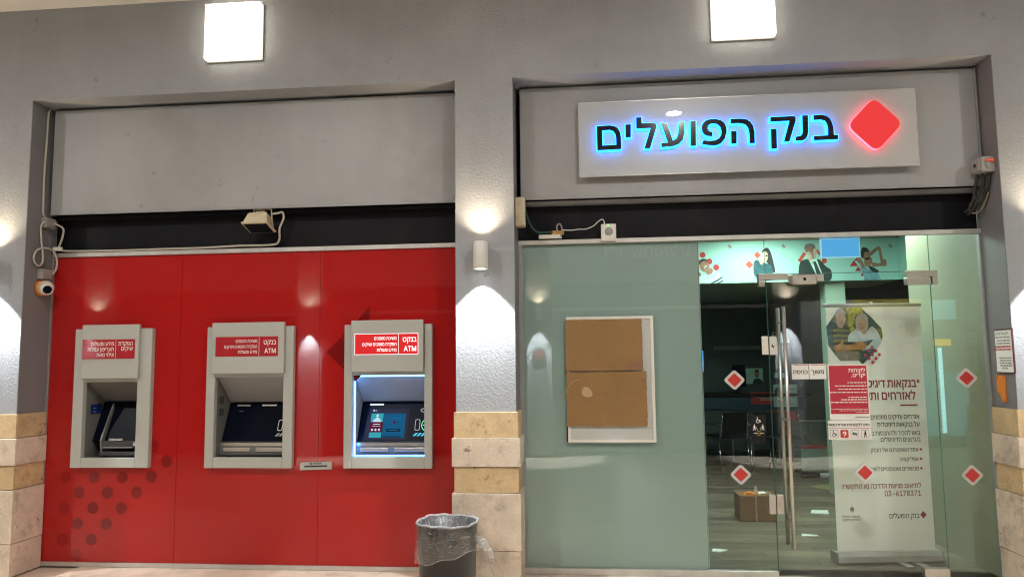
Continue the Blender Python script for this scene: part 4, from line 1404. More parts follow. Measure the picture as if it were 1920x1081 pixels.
t = thing('door_speaker', 'small cream door speaker box with a green light on the shopfront rail', 'speaker', (0.208, -0.03, 2.53))
obj('case', bxm(0.150, 0.267, -0.052, -0.0225, 2.532, 2.667, bev=0.007), M_whitepl, t)
b = BM()
lathe(b, [(0.0, 0.002), (0.030, 0.002), (0.032, 0.0)], (0.210, -0.0522, 2.607), 24, (0, -1, 0))
obj('grille', b, M_greypl, t)
for k in range(3):
    b = BM()
    lathe(b, [(0.0, 0.004), (0.007, 0.004), (0.009, 0.0)], (0.184 + k * 0.025, -0.0522, 2.557), 14, (0, -1, 0))
    obj('button', b, M_white, t)
b = BM()
lathe(b, [(0.0, 0.003), (0.006, 0.002), (0.007, 0.0)], (0.207, -0.0522, 2.657), 12, (0, -1, 0))
obj('indicator_light', b, emis('green_indicator_light', (0.25, 1.0, 0.2), 2.0), t)

# things on the right reveal (its face looks to the left)
XR = 2.972
t = thing('isolator_switch', 'grey isolator box with an orange red lever on the right reveal', 'switch', (2.92, -0.2, 2.92))
obj('case', bxm(2.875, XR - 0.0005, -0.275, -0.135, 2.930, 3.040, bev=0.006), M_greypl, t)
obj('lid', bxm(2.862, 2.8745, -0.265, -0.145, 2.938, 3.032, bev=0.004), M_greypl, t)
obj('knob', bxm(2.856, 2.8615, -0.225, -0.205, 2.975, 2.995), M_inkblack, t)
obj('lever', bxm(2.905, 2.962, -0.292, -0.2755, 3.000, 3.018, bev=0.003), mat('orange_red_lever', (0.85, 0.10, 0.03), 0.4), t)
obj('catch', bxm(2.905, 2.925, -0.286, -0.2755, 2.955, 2.998, bev=0.002), M_greypl, t)
for k, (lab, pts) in enumerate((('black cable hanging from the isolator box, nearest the fascia', [(2.90, -0.17, 2.935), (2.895, -0.15, 2.87), (2.885, -0.12, 2.78), (2.88, -0.08, 2.71), (2.86, -0.03, 2.68)]),
                                ('black cable hanging from the middle of the isolator box', [(2.92, -0.20, 2.935), (2.925, -0.19, 2.87), (2.91, -0.14, 2.78), (2.90, -0.08, 2.70), (2.88, -0.03, 2.66)]),
                                ('black cable hanging from the isolator box, nearest the right wall', [(2.945, -0.22, 2.935), (2.95, -0.22, 2.88), (2.94, -0.18, 2.80), (2.93, -0.10, 2.72), (2.91, -0.03, 2.68)]))):
    cable('cable', lab, pts, 0.010, M_cabled)['group'] = 'cables under the isolator box'
cable('cable', 'pale brown looped cable end hanging at the right reveal', [(2.958, -0.19, 2.80), (2.955, -0.17, 2.77), (2.945, -0.12, 2.70), (2.93, -0.08, 2.67), (2.90, -0.05, 2.67), (2.89, -0.04, 2.70), (2.90, -0.05, 2.75)], 0.007, mat('brown_cable', (0.22, 0.17, 0.12), 0.5))
rp = lambda x: (lambda u, v: (x, -u, v))      # on the right reveal: u runs towards the viewer
t = thing('wall_notice', 'small white framed notice with red and black Hebrew print on the right reveal', 'notice', (2.96, -0.22, 1.49))
obj('frame', bxm(XR - 0.010, XR - 0.0005, -0.336, -0.114, 1.486, 1.800), mat('dark_red_frame', (0.10, 0.02, 0.025), 0.5), t)
obj('sheet', bxm(XR - 0.012, XR - 0.0103, -0.328, -0.122, 1.494, 1.788), M_white, t)
b = BM()
mp = rp(XR - 0.0135)
text(b, 'לקוחות יקרים,', 0.017, 0.295, 1.757, 'right', mp, bold=3)
rr = random.Random(5)
for z in (1.735, 1.712, 1.692, 1.59, 1.572, 1.554, 1.536):
    bars(b, 0.31, z, 0.008, [rr.uniform(0.02, 0.045) for _ in range(4)], 0.007, mp)
bars(b, 0.26, 1.516, 0.008, [0.035, 0.03], 0.007, mp)
obj('lettering', b, M_inkgrey, t)
b = BM()
for z in (1.668, 1.648):
    bars(b, 0.315, z, 0.010, [rr.uniform(0.02, 0.05) for _ in range(5)], 0.005, mp)
obj('red_lettering', b, M_inkred, t)
t = thing('orange_bracket', 'chipped orange plastic strip below the notice on the right reveal', 'bracket', (2.96, -0.16, 1.28))
b = BM()
poly = [(0.10, 1.47), (0.205, 1.468), (0.195, 1.285), (0.165, 1.28), (0.135, 1.33), (0.10, 1.36)]
for s in (0,):
    a = [b.verts.new((XR - 0.0005, -u, v)) for u, v in poly]
    c = [b.verts.new((XR - 0.010, -u, v)) for u, v in poly]
    b.faces.new(a); b.faces.new(c[::-1])
    for i in range(len(poly)):
        b.faces.new((a[i], c[i], c[(i + 1) % len(poly)], a[(i + 1) % len(poly)]))
obj('strip', b, M_orange, t)
b = BM()
for (u, v) in ((0.12, 1.458), (0.19, 1.458), (0.18, 1.295)):
    lathe(b, [(0.0, 0.002), (0.005, 0.002), (0.005, 0.0)], (XR - 0.0102, -u, v), 8, (-1, 0, 0))
obj('screws', b, M_inkblack, t)['kind'] = 'stuff'

# ------------------------------------------------------------------ bin in front of the pillar
BX, BY = -0.967, -0.62
t = thing('trash_bin', 'dark grey round bin with a clear plastic bag folded over its rim', 'bin', (BX, BY, 0))
b = BM()
lathe(b, [(0.0, 0.012), (0.182, 0.012), (0.182, 0.0), (0.188, 0.0), (0.205, 0.50), (0.213, 0.502), (0.213, 0.514), (0.200, 0.514), (0.183, 0.02), (0.0, 0.02)], (BX, BY, 0), 48)
obj('body', b, mat('dark_grey_bin_plastic', (0.05, 0.048, 0.05), 0.42, var=0.15, vscale=5, stain=(0.012, 0.012, 0.012), sscale=5, samt=0.4, streak=0.12, sdir=(20, 20, 2)), t)
M_bag = glass_mat('clear_plastic_bag', (0.98, 0.98, 0.97), 2.5, haze=0.035, crease=0.30, cdir=(9, 9, 40))
M_bagrim = glass_mat('gathered_plastic', (0.95, 0.95, 0.94), 1.6, haze=0.6, crease=0.95, cdir=(40, 40, 40))


def wrinkle(bm, amp, sc, c=(BX, BY)):
    for v in bm.verts:
        d = Vector((v.co.x - c[0], v.co.y - c[1], 0))
        if d.length < 1e-4:
            continue
        a = math.atan2(d.y, d.x)
        n = noise.noise(Vector((a * sc * 0.6, v.co.z * sc * 3.2 + a * 2.2, 0.3))) + 0.6 * noise.noise(Vector((a * sc * 1.7 + v.co.z * 9, v.co.z * sc * 2, 4)))
        v.co += d.normalized() * (n * amp)
    for f in bm.faces:
        f.smooth = True


b = BM()
prof = [(0.2165, 0.518)] + [(0.2165 + 0.006 * math.sin(k / 14 * 3), 0.515 - k / 14 * 0.215) for k in range(1, 15)]
lathe(b, prof, (BX, BY, 0), 120)
# slanting lower hem
for v in b.verts:
    a = math.atan2(v.co.y - BY, v.co.x - BX)
    k = (0.518 - v.co.z) / 0.215
    v.co.z += k * (0.05 * math.cos(a) + 0.008 * math.sin(7 * a))
wrinkle(b, 0.011, 4.0)
hem = [v.co.copy() for v in b.verts][-120:]
obj('bag_skirt', b, M_bag, t, recalc=False)
b = BM()
tube(b, hem + hem[:1], 0.0022, 5, caps=False)
obj('bag_hem', b, glass_mat('plastic_hem', (0.96, 0.96, 0.95), 2.0, haze=0.35), t)
b = BM()
lathe(b, [(0.2155, 0.511), (0.217, 0.520), (0.211, 0.524), (0.203, 0.521), (0.199, 0.512)], (BX, BY, 0), 120)
for v in b.verts:
    a = math.atan2(v.co.y - BY, v.co.x - BX)
    v.co.z += 0.006 * math.sin(3 * a + 1) + 0.003 * math.sin(11 * a)
wrinkle(b, 0.004, 6.0)
obj('bag_rim', b, M_bagrim, t, recalc=False)
b = BM()
lathe(b, [(0.193, 0.515)] + [(0.192 - k * 0.004, 0.515 - k * 0.03) for k in range(1, 12)], (BX, BY, 0), 120)
wrinkle(b, 0.012, 5.0)
obj('bag_lining', b, glass_mat('crumpled_plastic', (0.97, 0.97, 0.96), 2.0, haze=0.18, crease=0.75, cdir=(40, 40, 8)), t, recalc=False)
b = BM()
pts = spline([(BX + 0.20, BY - 0.03, 0.43), (BX + 0.235, BY - 0.02, 0.395), (BX + 0.275, BY - 0.01, 0.34), (BX + 0.305, BY, 0.285), (BX + 0.312, BY, 0.262)], 6)
n = len(pts)
rad = lambda k: 0.030 * math.sin(math.pi * min(1, (k + 1) / n) ** 0.75) * 0.8 + 0.004
rings = []
for k, p in enumerate(pts):
    rings.append([b.verts.new((p.x + rad(k) * math.cos(a) * (1 + 0.25 * math.sin(3 * a + k)), p.y + 0.3 * rad(k) * math.sin(a), p.z + rad(k) * 0.6 * math.cos(a + 0.5))) for a in [2 * math.pi * j / 12 for j in range(12)]])
for k in range(n - 1):
    for j in range(12):
        f = b.faces.new((rings[k][j], rings[k][(j + 1) % 12], rings[k + 1][(j + 1) % 12], rings[k + 1][j]))
        f.smooth = True
tube(b, spline([(BX + 0.312, BY, 0.265), (BX + 0.318, BY, 0.245), (BX + 0.300, BY - 0.003, 0.24), (BX + 0.305, BY, 0.20), (BX + 0.325, BY, 0.155)], 5), 0.0035, 5)
obj('bag_tail', b, glass_mat('torn_plastic', (0.97, 0.97, 0.96), 2.0, haze=0.35, crease=0.85, cdir=(30, 30, 30)), t, recalc=False)
# ------------------------------------------------------------------ inside the bank
M_floorw = mat('greyed_oak_plank', (0.17, 0.145, 0.105), 0.35, var=0.15, vscale=2.5, streak=0.5, sdir=(1.3, 24, 1), rand=0.38)
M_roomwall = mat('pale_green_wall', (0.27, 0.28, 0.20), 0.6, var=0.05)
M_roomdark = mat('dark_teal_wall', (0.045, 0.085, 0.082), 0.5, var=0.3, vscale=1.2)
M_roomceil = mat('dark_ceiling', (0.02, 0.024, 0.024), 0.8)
M_soffg = mat('olive_soffit_paint', (0.34, 0.38, 0.25), 0.6, var=0.1)
rf = bpy.data.objects.new('room_floor', None)
COL.objects.link(rf)
structure(rf, 'greyed wood plank floor inside the bank')
obj('subfloor', bxm(-0.5, 6.0, 0.035, 6.6, -0.02, -0.004), M_mortar, rf)
pk_me = mesh_of(bxm(-0.598, 0.598, -0.0735, 0.0735, -0.0038, 0.0, bev=0.001), M_floorw)
for j in range(44):
    for i in range(0, 5):
        x = 0.35 + i * 1.2 + (j * 0.43) % 1.2
        if x < 5.6 and not (j > 24 and i == 0):
            shared('plank', pk_me, (x, 0.115 + j * 0.148, 0), rf)
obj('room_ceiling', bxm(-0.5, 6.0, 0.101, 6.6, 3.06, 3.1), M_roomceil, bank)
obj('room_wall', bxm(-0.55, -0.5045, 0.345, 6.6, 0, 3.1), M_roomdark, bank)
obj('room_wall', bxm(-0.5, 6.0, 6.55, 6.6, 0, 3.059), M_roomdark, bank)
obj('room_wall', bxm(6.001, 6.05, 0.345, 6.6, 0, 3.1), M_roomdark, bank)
obj('room_wall', bxm(2.990, 3.09, 0.034, 1.32, 0.0, 3.059), M_roomwall, bank)
obj('room_wall', bxm(3.0905, 6.0, 0.344, 0.40, 0.0, 3.059), M_roomdark, bank)
obj('room_column', bxm(2.875, 3.10, 3.30, 3.52, 0.0, 2.499), mat('mint_column_paint', (0.42, 0.58, 0.46), 0.5, var=0.04), bank)
obj('dark_partition', bxm(3.101, 5.2, 4.2, 4.25, 0.0, 2.499), mat('deep_green_panel', (0.03, 0.06, 0.05), 0.4, var=0.2), bank)
b = BM()
box(b, -0.45, 3.685, 3.21, 6.54, 2.50, 3.055)
obj('bulkhead', b, M_soffg, bank)

# mural band on the bulkhead (flat print)
mu = thing('wall_mural', 'long mural band of cheerful people, turquoise light tinted into the print, above the bank hall', 'mural', (2.5, 3.2, 2.5))
M_mur = mat('light_tinted_mural_print', (0.40, 0.74, 0.66), 0.5, var=0.04, vscale=1.2)  # white mural; the green cast of the hall light is put into its colour
obj('backing', bxm(1.0, 3.684, 3.200, 3.2095, 2.502, 2.995), M_mur, mu)
obj('return_panel', bxm(3.686, 3.70, 1.33, 3.2095, 2.502, 2.995), mat('shaded_mural_print', (0.34, 0.62, 0.54), 0.5), mu)  # darker copy of the mural colour, shade painted into the return
SKIN = mat('skin_print', (0.36, 0.19, 0.12), 0.6, var=0.3, vscale=22)
SKIN2 = mat('pale_skin_print', (0.62, 0.52, 0.42), 0.6, var=0.3, vscale=22)
HAIR = mat('dark_hair_print', (0.02, 0.018, 0.016), 0.6)
HAIRG = mat('grey_hair_print', (0.22, 0.21, 0.19), 0.6, var=0.3, vscale=22)
TEAL = mat('teal_cloth_print', (0.015, 0.10, 0.13), 0.6, var=0.3, vscale=22)
SUIT = mat('dark_suit_print', (0.02, 0.045, 0.042), 0.6, var=0.3, vscale=22)
PALE = mat('pale_cloth_print', (0.55, 0.80, 0.76), 0.6, var=0.3, vscale=22)
NAVY = mat('navy_print', (0.02, 0.03, 0.09), 0.6)
LBLUE = mat('light_blue_cloth_print', (0.20, 0.42, 0.50), 0.6, var=0.3, vscale=22)
RED = mat('red_print', (0.50, 0.03, 0.04), 0.6)
ORED = mat('orange_red_print', (0.62, 0.09, 0.05), 0.6)
LAY = [0]


def art(parent, pieces, mp):
    """Flat printed figure: list of (name, outlines, material), each sheet a hair above the last."""
    for k, (nm, polys, m) in enumerate(pieces):
        b = BM()
        for q in polys:
            flat(b, [q], lambda u, v, k=k: mp(u, v, 0.0008 * (k + 1)))
        obj(nm, b, m, parent)


MX = lambda u: 1.379 + (u - 43.2) / 5.404 * 0.00618
MZ = lambda v, u: 2.977 - (v - 97) / 5.404 * 0.00655 - (u - 43) * 2.2e-5
mmp = lambda u, v, d: (min(MX(u), 3.683), 3.200 - d, max(2.503, MZ(v, u)))
cir = lambda x, y, r: ell(x, y, r, r, 18)
art(mu, [('red_dots', [cir(97, 203, 30), cir(165, 268, 30), cir(232, 328, 31), cir(48, 268, 22), cir(50, 398, 22)], RED),
         ('shirt', [blob([(62, 495), (80, 425), (130, 398), (175, 385), (215, 362), (262, 375), (285, 430), (305, 495)])], PALE),
         ('stripes', [[(165, 494), (230, 455), (290, 418), (294, 430), (235, 470), (190, 494)], [(225, 494), (265, 470), (297, 452), (300, 466), (262, 494)]], NAVY),
         ('neck', [blob([(125, 370), (180, 335), (196, 372), (150, 402)])], SKIN),
         ('head', [ell(112, 312, 50, 66, 20, -0.35)], SKIN),
         ('hair', [blob([(58, 300), (66, 258), (100, 240), (135, 250), (152, 275), (120, 262), (85, 275)])], HAIR),
         ('smile', [ell(123, 327, 18, 10, 12, -0.7)], PALE),
         ('mouth', [ell(125, 331, 15, 5, 12, -0.7)], HAIR),
         ('eyes', [ell(88, 296, 8, 3, 8, -0.5), ell(122, 280, 8, 3, 8, -0.4)], HAIR)], mmp)
art(mu, [('red_diamonds', [diamond(572, 302, 42, 0.05), diamond(657, 208, 37, 0.05)], ORED),
         ('hair', [blob([(705, 180), (740, 138), (775, 145), (800, 200), (822, 300), (830, 372), (795, 375), (765, 300), (735, 260)])], HAIR),
         ('sweater', [blob([(612, 390), (614, 300), (640, 255), (690, 275), (740, 290), (790, 310), (806, 360), (790, 420), (720, 430), (690, 492), (645, 492), (640, 440)])], TEAL),
         ('face', [ell(728, 228, 36, 58, 18, 0.2)], SKIN2),
         ('hand', [blob([(672, 250), (690, 232), (712, 250), (708, 295), (690, 300), (678, 285)])], SKIN2),
         ('glasses', [ell(750, 215, 14, 8, 10)], HAIR)], mmp)
art(mu, [('red_bars', [[(1062, 262), (1125, 180), (1152, 196), (1090, 285)], [(1235, 158), (1262, 150), (1345, 245), (1322, 262)], cir(1330, 268, 26)], ORED),
         ('jacket', [blob([(1078, 300), (1150, 250), (1215, 262), (1280, 255), (1340, 320), (1390, 360), (1392, 440), (1340, 480), (1300, 492), (1085, 492)])], SUIT),
         ('shirt', [[(1175, 262), (1255, 255), (1310, 420), (1315, 480), (1270, 490), (1215, 350)]], PALE),
         ('tie', [[(1215, 275), (1240, 270), (1290, 400), (1285, 470), (1255, 440)]], SUIT),
         ('head', [ell(1200, 180, 50, 72, 20, -0.1)], SKIN),
         ('hair', [blob([(1140, 170), (1138, 120), (1180, 98), (1230, 108), (1245, 150), (1210, 132), (1165, 140)])], HAIRG),
         ('hands', [blob([(1150, 190), (1180, 178), (1205, 200), (1210, 255), (1180, 270), (1160, 235)]), blob([(1225, 150), (1255, 160), (1250, 215), (1230, 250), (1220, 200)])], SKIN2)], mmp)
o9 = 973
sh = lambda pts: [(x + o9, y) for x, y in pts]
art(mu, [('triangles', [sh([(605, 322), (650, 262), (690, 322)]), sh([(650, 268), (690, 225), (700, 268)]), sh([(655, 370), (690, 322), (720, 370)]), sh([(705, 418), (728, 385), (745, 418)])], RED),
         ('blouse', [blob(sh([(700, 300), (735, 280), (770, 340), (850, 360), (895, 420), (905, 492), (760, 492), (735, 400)]))], LBLUE),
         ('arms', [sh([(685, 250), (720, 235), (755, 330), (725, 345)]), sh([(800, 190), (885, 135), (905, 155), (815, 225)]), sh([(895, 140), (920, 140), (945, 300), (915, 310)]), sh([(820, 285), (920, 295), (945, 320), (830, 330)])], SKIN),
         ('hands', [sh(ell(700, 260, 22, 30, 12)), sh(ell(898, 145, 22, 16, 12)), sh(ell(950, 290, 22, 38, 12))], SKIN),
         ('faces', [sh(ell(775, 205, 42, 58, 16)), sh(ell(790, 280, 40, 52, 16, 0.4))], SKIN),
         ('hair', [blob(sh([(722, 180), (745, 138), (790, 150), (800, 185), (760, 185), (745, 240), (725, 230)])), blob(sh([(790, 320), (830, 330), (890, 370), (860, 385), (815, 365)]))], HAIR)], mmp)
art(mu, [('small_emblems', [[(cx + dx - 8, cy_ + dy), (cx + dx, cy_ + dy - 8), (cx + dx + 8, cy_ + dy), (cx + dx, cy_ + dy + 8)] for cx, cy_ in ((380, 122), (927, 122), (1990, 125)) for dx, dy in ((0, -16), (-16, 0), (16, 0), (0, 16))], M_inkgrey),
         ('small_emblem_centres', [[(cx + dx - 7, cy_ + dy), (cx + dx, cy_ + dy - 7), (cx + dx + 7, cy_ + dy), (cx + dx, cy_ + dy + 7)] for cx, cy_ in ((380, 122), (927, 122), (1990, 125)) for dx, dy in ((0, 0), (-8, -8), (8, 8))], RED)], mmp)
E_room = emis('room_panel_light', (0.80, 1.0, 0.86), L_ROOM)
GC = 'ceiling light panels in the bank hall'
for k, (x, y, lab) in enumerate(((1.5, 1.35, 'lit ceiling panel in the bank hall near the frosted pane'), (2.7, 1.35, 'lit ceiling panel in the bank hall behind the door'), (2.0, 2.5, 'lit ceiling panel in the bank hall close to the mural'))):
    t = thing('ceiling_light', lab, 'ceiling light', (x, y, 3.05), GC)
    obj('frame', bxm(x - 0.31, x + 0.31, y - 0.31, y + 0.31, 3.035, 3.0595), M_whitepl, t)
    obj('diffuser', bxm(x - 0.29, x + 0.29, y - 0.29, y + 0.29, 3.025, 3.0345), E_room, t)

# blue lit sign behind the transom pane
t = thing('blue_screen', 'bright blue lit panel with a white rim hanging behind the transom pane', 'screen', (1.98, 0.06, 2.37))
obj('rim', bxm(1.832, 2.122, 0.052, 0.075, 2.372, 2.5205), emis('blue_rim_light', (0.45, 0.8, 1.0), 0.9), t)
obj('panel', bxm(1.838, 2.116, 0.049, 0.0518, 2.378, 2.516), emis('blue_panel_light', (0.10, 0.45, 0.85), 0.95), t)
b = BM()
for x in (1.9, 2.05):
    tube(b, [(x, 0.064, 2.5207), (x, 0.064, 3.055)], 0.003, 6)
obj('hanger', b, M_alud, t)

# back of the hall
t = thing('service_counter', 'dark teal service counter with a blue front at the back of the bank hall', 'counter', (2.3, 6.1, 0))
for k in range(5):
    obj('front_board', bxm(1.3, 3.35, 5.95, 5.99, 0.02 + k * 0.2, 0.205 + k * 0.2), M_roomdark if k < 4 else mat('dark_blue_panel', (0.012, 0.05, 0.10), 0.4), t)
obj('countertop', bxm(1.25, 3.4, 5.9, 6.5, 1.025, 1.06), M_black, t)
t = thing('wall_rail', 'pale horizontal rail across the dark back wall of the hall', 'rail', (2.45, 6.5, 1.7))
obj('rail', bxm(2.10, 2.83, 6.50, 6.545, 1.74, 1.80), mat('pale_rail', (0.22, 0.32, 0.28), 0.4), t)
t = thing('monitor', 'bright blue monitor edge just right of the frosted film', 'monitor', (1.7, 6.2, 1.06))
obj('screen', bxm(1.35, 1.875, 6.19, 6.195, 1.40, 1.73), emis('monitor_blue', (0.06, 0.42, 0.95), 1.0), t)
obj('casing', bxm(1.34, 1.885, 6.1955, 6.22, 1.39, 1.74), M_inkblack, t)
obj('stand', bxm(1.58, 1.64, 6.17, 6.25, 1.061, 1.3895), M_inkblack, t)
t = thing('monitor', 'black monitor standing dark on the counter behind the upper left sticker', 'monitor', (2.42, 6.2, 1.06))
obj('screen', bxm(2.31, 2.52, 6.20, 6.22, 1.16, 1.50), M_blackglass, t)
obj('stand', bxm(2.38, 2.45, 6.18, 6.25, 1.061, 1.1595), M_inkblack, t)


def poster(x0, x1, z0, z1, y, label, cat, m):
    t = thing('poster', label, cat, ((x0 + x1) / 2, y, z0), 'posters on the back wall')
    obj('sheet', bxm(x0, x1, y - 0.004, y, z0, z1), m, t)
    return t


PMINT = mat('mint_paper', (0.45, 0.78, 0.66), 0.6)
YB = 6.545
t = poster(2.525, 2.945, 0.90, 1.085, 5.948, 'red poster with a small phone picture on the counter front', 'poster', RED)
b = BM()
bars(b, 2.90, 1.035, 0.018, [0.05, 0.08, 0.05], 0.015, plain(5.9432))
bars(b, 2.90, 0.99, 0.010, [0.07, 0.05, 0.09, 0.04], 0.012, plain(5.9432))
bars(b, 2.90, 0.965, 0.010, [0.05, 0.09, 0.07], 0.012, plain(5.9432))
flat(b, [ell(2.57, 1.04, 0.018, 0.02, 10)], plain(5.9432))
obj('lettering', b, PALE, t)
t = poster(2.49, 2.86, 1.19, 1.44, YB, 'mint poster with a man in a dark suit on the back wall', 'poster', PMINT)
art(t, [('jacket', [blob([(2.70, 1.192), (2.72, 1.26), (2.77, 1.275), (2.83, 1.255), (2.855, 1.192)])], SUIT), ('head', [ell(2.765, 1.345, 0.038, 0.06, 16)], SKIN), ('beard', [ell(2.765, 1.31, 0.03, 0.028, 12)], HAIRG), ('hair', [ell(2.765, 1.40, 0.036, 0.018, 12)], HAIR),
        ('print', [RQ(2.53, 2.60, 1.36, 1.37), RQ(2.52, 2.61, 1.33, 1.335), RQ(2.52, 2.60, 1.30, 1.305)], M_inkgrey)], lambda u, v, d: (u, YB - 0.005 - d, v))
t = poster(2.87, 3.22, 0.86, 1.20, 5.946, 'mint poster with dark round picture beside the red poster', 'poster', PMINT)
art(t, [('picture', [ell(2.93, 1.09, 0.05, 0.06, 14), ell(2.98, 1.03, 0.05, 0.05, 14)], SUIT), ('phone', [[(2.93, 0.96), (3.01, 0.98), (3.0, 0.90), (2.95, 0.88)]], RED), ('print', [RQ(3.06, 3.18, 1.12, 1.14), RQ(3.06, 3.18, 1.0, 1.08), RQ(3.06, 3.18, 0.9, 0.91)], LBLUE)], lambda u, v, d: (u, 5.941 - d, v))
poster(3.03, 3.20, 1.28, 1.36, YB, 'small mint card alone on the back wall near the door handle', 'poster', PMINT)
t = poster(3.03, 3.30, 1.84, 2.02, YB, 'pale mint sheet with a red dot high on the back wall', 'poster', PMINT)
b = BM()
flat(b, [cir(3.075, 1.985, 0.022)], plain(YB - 0.005))
obj('red_dot', b, RED, t)

# chairs
def chair(x, y, rot, label, cloth=None):
    cloth = cloth or M_inkblack
    t = thing('chair', label, 'chair', (0, 0, 0), 'chairs at the service counter')
    for sx in (-1, 1):
        b = BM()
        tube(b, spline([(sx * 0.23, -0.22, 0.0), (sx * 0.22, -0.20, 0.43), (sx * 0.22, -0.19, 0.445), (sx * 0.22, 0.0, 0.445), (sx * 0.22, 0.18, 0.46), (sx * 0.21, 0.22, 0.60), (sx * 0.20, 0.26, 0.80)], 5), 0.012, 8)
        obj('side_frame', b, M_chrome, t)
        b = BM()
        tube(b, [(sx * 0.22, 0.16, 0.44), (sx * 0.24, 0.26, 0.0)], 0.012, 8)
        obj('leg', b, M_chrome, t)
        b = BM()
        tube(b, spline([(sx * 0.25, -0.18, 0.44), (sx * 0.26, -0.17, 0.62), (sx * 0.26, -0.10, 0.65), (sx * 0.24, 0.22, 0.66)], 5), 0.011, 8)
        obj('armrest', b, M_chrome, t)
    obj('seat', bxm(-0.21, 0.21, -0.22, 0.20, 0.455, 0.50, bev=0.015), cloth, t)
    b = BM()
    box(b, -0.19, 0.19, -0.015, 0.015, -0.16, 0.16, bev=0.01)
    for v in b.verts:
        v.co = Vector((v.co.x, 0.235 + v.co.y + v.co.z * 0.2, 0.68 + v.co.z))
    obj('backrest', b, cloth, t)
    t.location = (x, y, 0)
    t.rotation_euler = (0, 0, rot)
    return t


M_chrome = mat('chrome_tube', (0.65, 0.65, 0.65), 0.15, 1.0)
c1 = chair(2.05, 5.45, R(200), 'black seated chrome chair left of the shield sticker')
c2 = dup(c1, (2.62, 5.35, 0), 'black seated chrome chair partly hidden by the shield sticker')
c2.rotation_euler = (0, 0, R(165))
chair(2.98, 5.55, R(150), 'red seated chrome chair just left of the glass cart', mat('red_chair_cloth', (0.40, 0.03, 0.03), 0.7))

# cart with red shelf
t = thing('glass_cart', 'green tinted glass cart with a red shelf on castors in the hall', 'cart', (3.14, 4.98, 0))
gt = glass_mat('green_cart_glass', (0.62, 0.85, 0.72), 1.0, haze=0.22)
obj('side_panel', bxm(2.925, 2.937, 4.85, 5.25, 0.06, 0.73), gt, t)
obj('side_panel', bxm(3.35, 3.362, 4.85, 5.25, 0.06, 0.73), gt, t)
obj('front_panel', bxm(2.9375, 3.3495, 4.85, 4.86, 0.06, 0.36), mat('grey_green_board', (0.20, 0.30, 0.25), 0.5), t)
obj('back_panel', bxm(2.9375, 3.3495, 5.24, 5.25, 0.06, 0.73), gt, t)
obj('red_shelf', bxm(2.9385, 3.3485, 4.862, 5.238, 0.34, 0.365), RED, t)
obj('top_edge', bxm(2.925, 3.362, 4.85, 4.862, 0.731, 0.745), M_alu, t)
for x in (2.96, 3.33):
    for y in (4.89, 5.21):
        b = BM()
        lathe(b, [(0.0, -0.012), (0.028, -0.012), (0.028, 0.012), (0.0, 0.012)], (x, y, 0.028), 14, (1, 0, 0))
        obj('castor', b, M_inkblack, t)

# cardboard box and litter
t = thing('cardboard_box', 'tied brown cardboard box with papers poking out on the hall floor', 'box', (1.68, 2.05, 0))
b = BM()
box(b, 1.505, 1.860, 1.90, 2.18, 0.001, 0.252, bev=0.004)
obj('body', b, mat('brown_box_card', (0.22, 0.11, 0.05), 0.8, var=0.1), t)
obj('strap', bxm(1.655, 1.672, 1.8965, 1.8995, 0.002, 0.25), M_cardpale, t)
obj('cloth', slab(BM(), [(1.56, 0.2525), (1.60, 0.275), (1.66, 0.268), (1.70, 0.2525)], 1.93, 2.02), M_orange, t)
b = BM()
tri = [(1.66, 1.98, 0.2525), (1.80, 2.0, 0.262), (1.78, 2.10, 0.262), (1.69, 2.10, 0.2525)]
b.faces.new([b.verts.new(p) for p in tri])
b.faces.new([b.verts.new(p) for p in ((1.66, 1.97, 0.2525), (1.71, 1.96, 0.2525), (1.685, 1.95, 0.34), (1.668, 1.95, 0.345))])
obj('papers', b, M_white, t)


def litter(pts, label, m):
    b = BM()
    top = [b.verts.new((p[0], p[1], 0.004 + p[2])) for p in pts]
    bot = [b.verts.new((p[0], p[1], 0.001)) for p in pts]
    b.faces.new(top)
    b.faces.new(bot[::-1])
    for i in range(len(pts)):
        b.faces.new((top[i], bot[i], bot[(i + 1) % len(pts)], top[(i + 1) % len(pts)]))
    tag(obj('paper_scrap', b, m), label, 'paper', 'paper scraps on the hall floor')


M_paper = mat('white_paper', (0.68, 0.72, 0.68), 0.7)
litter([(1.03, 0.72, 0.002), (1.10, 0.70, 0), (1.17, 0.76, 0.006), (1.12, 0.80, 0.002), (1.05, 0.78, 0.01)], 'white paper scrap on the hall floor near the frosted film', M_paper)
litter([(1.93, 1.31, 0), (2.08, 1.30, 0.004), (2.07, 1.345, 0.002), (1.94, 1.36, 0.01)], 'flat white slip on the hall floor just right of the door handle foot', M_paper)
litter([(2.30, 2.32, 0.0), (2.36, 2.22, 0.02), (2.46, 2.24, 0.01), (2.48, 2.34, 0.03), (2.40, 2.42, 0.005), (2.34, 2.40, 0.02)], 'crumpled white paper on the hall floor below the yellow folder', M_paper)
litter([(2.62, 2.28, 0), (2.72, 2.30, 0.01), (2.70, 2.42, 0.01), (2.63, 2.40, 0)], 'faint paper scrap at the left edge of the banner foot', M_paper)
t = thing('folder', 'yellow paper folder lying open on the floor behind the banner', 'folder', (3.05, 3.9, 0))
b = BM()
for pts in (((2.78, 3.95), (3.3, 4.35), (3.5, 3.9), (3.05, 3.5)),):
    a = [b.verts.new((x, y, 0.008)) for x, y in pts]
    c = [b.verts.new((x, y, 0.001)) for x, y in pts]
    b.faces.new(a); b.faces.new(c[::-1])
    for i in range(4):
        b.faces.new((a[i], c[i], c[(i + 1) % 4], a[(i + 1) % 4]))
obj('cover', b, mat('straw_card', (0.42, 0.40, 0.18), 0.7), t)
t = thing('paper_roll', 'white paper roll with a black end lying in front of the glass cart', 'paper roll', (3.1, 4.6, 0))
b = BM()
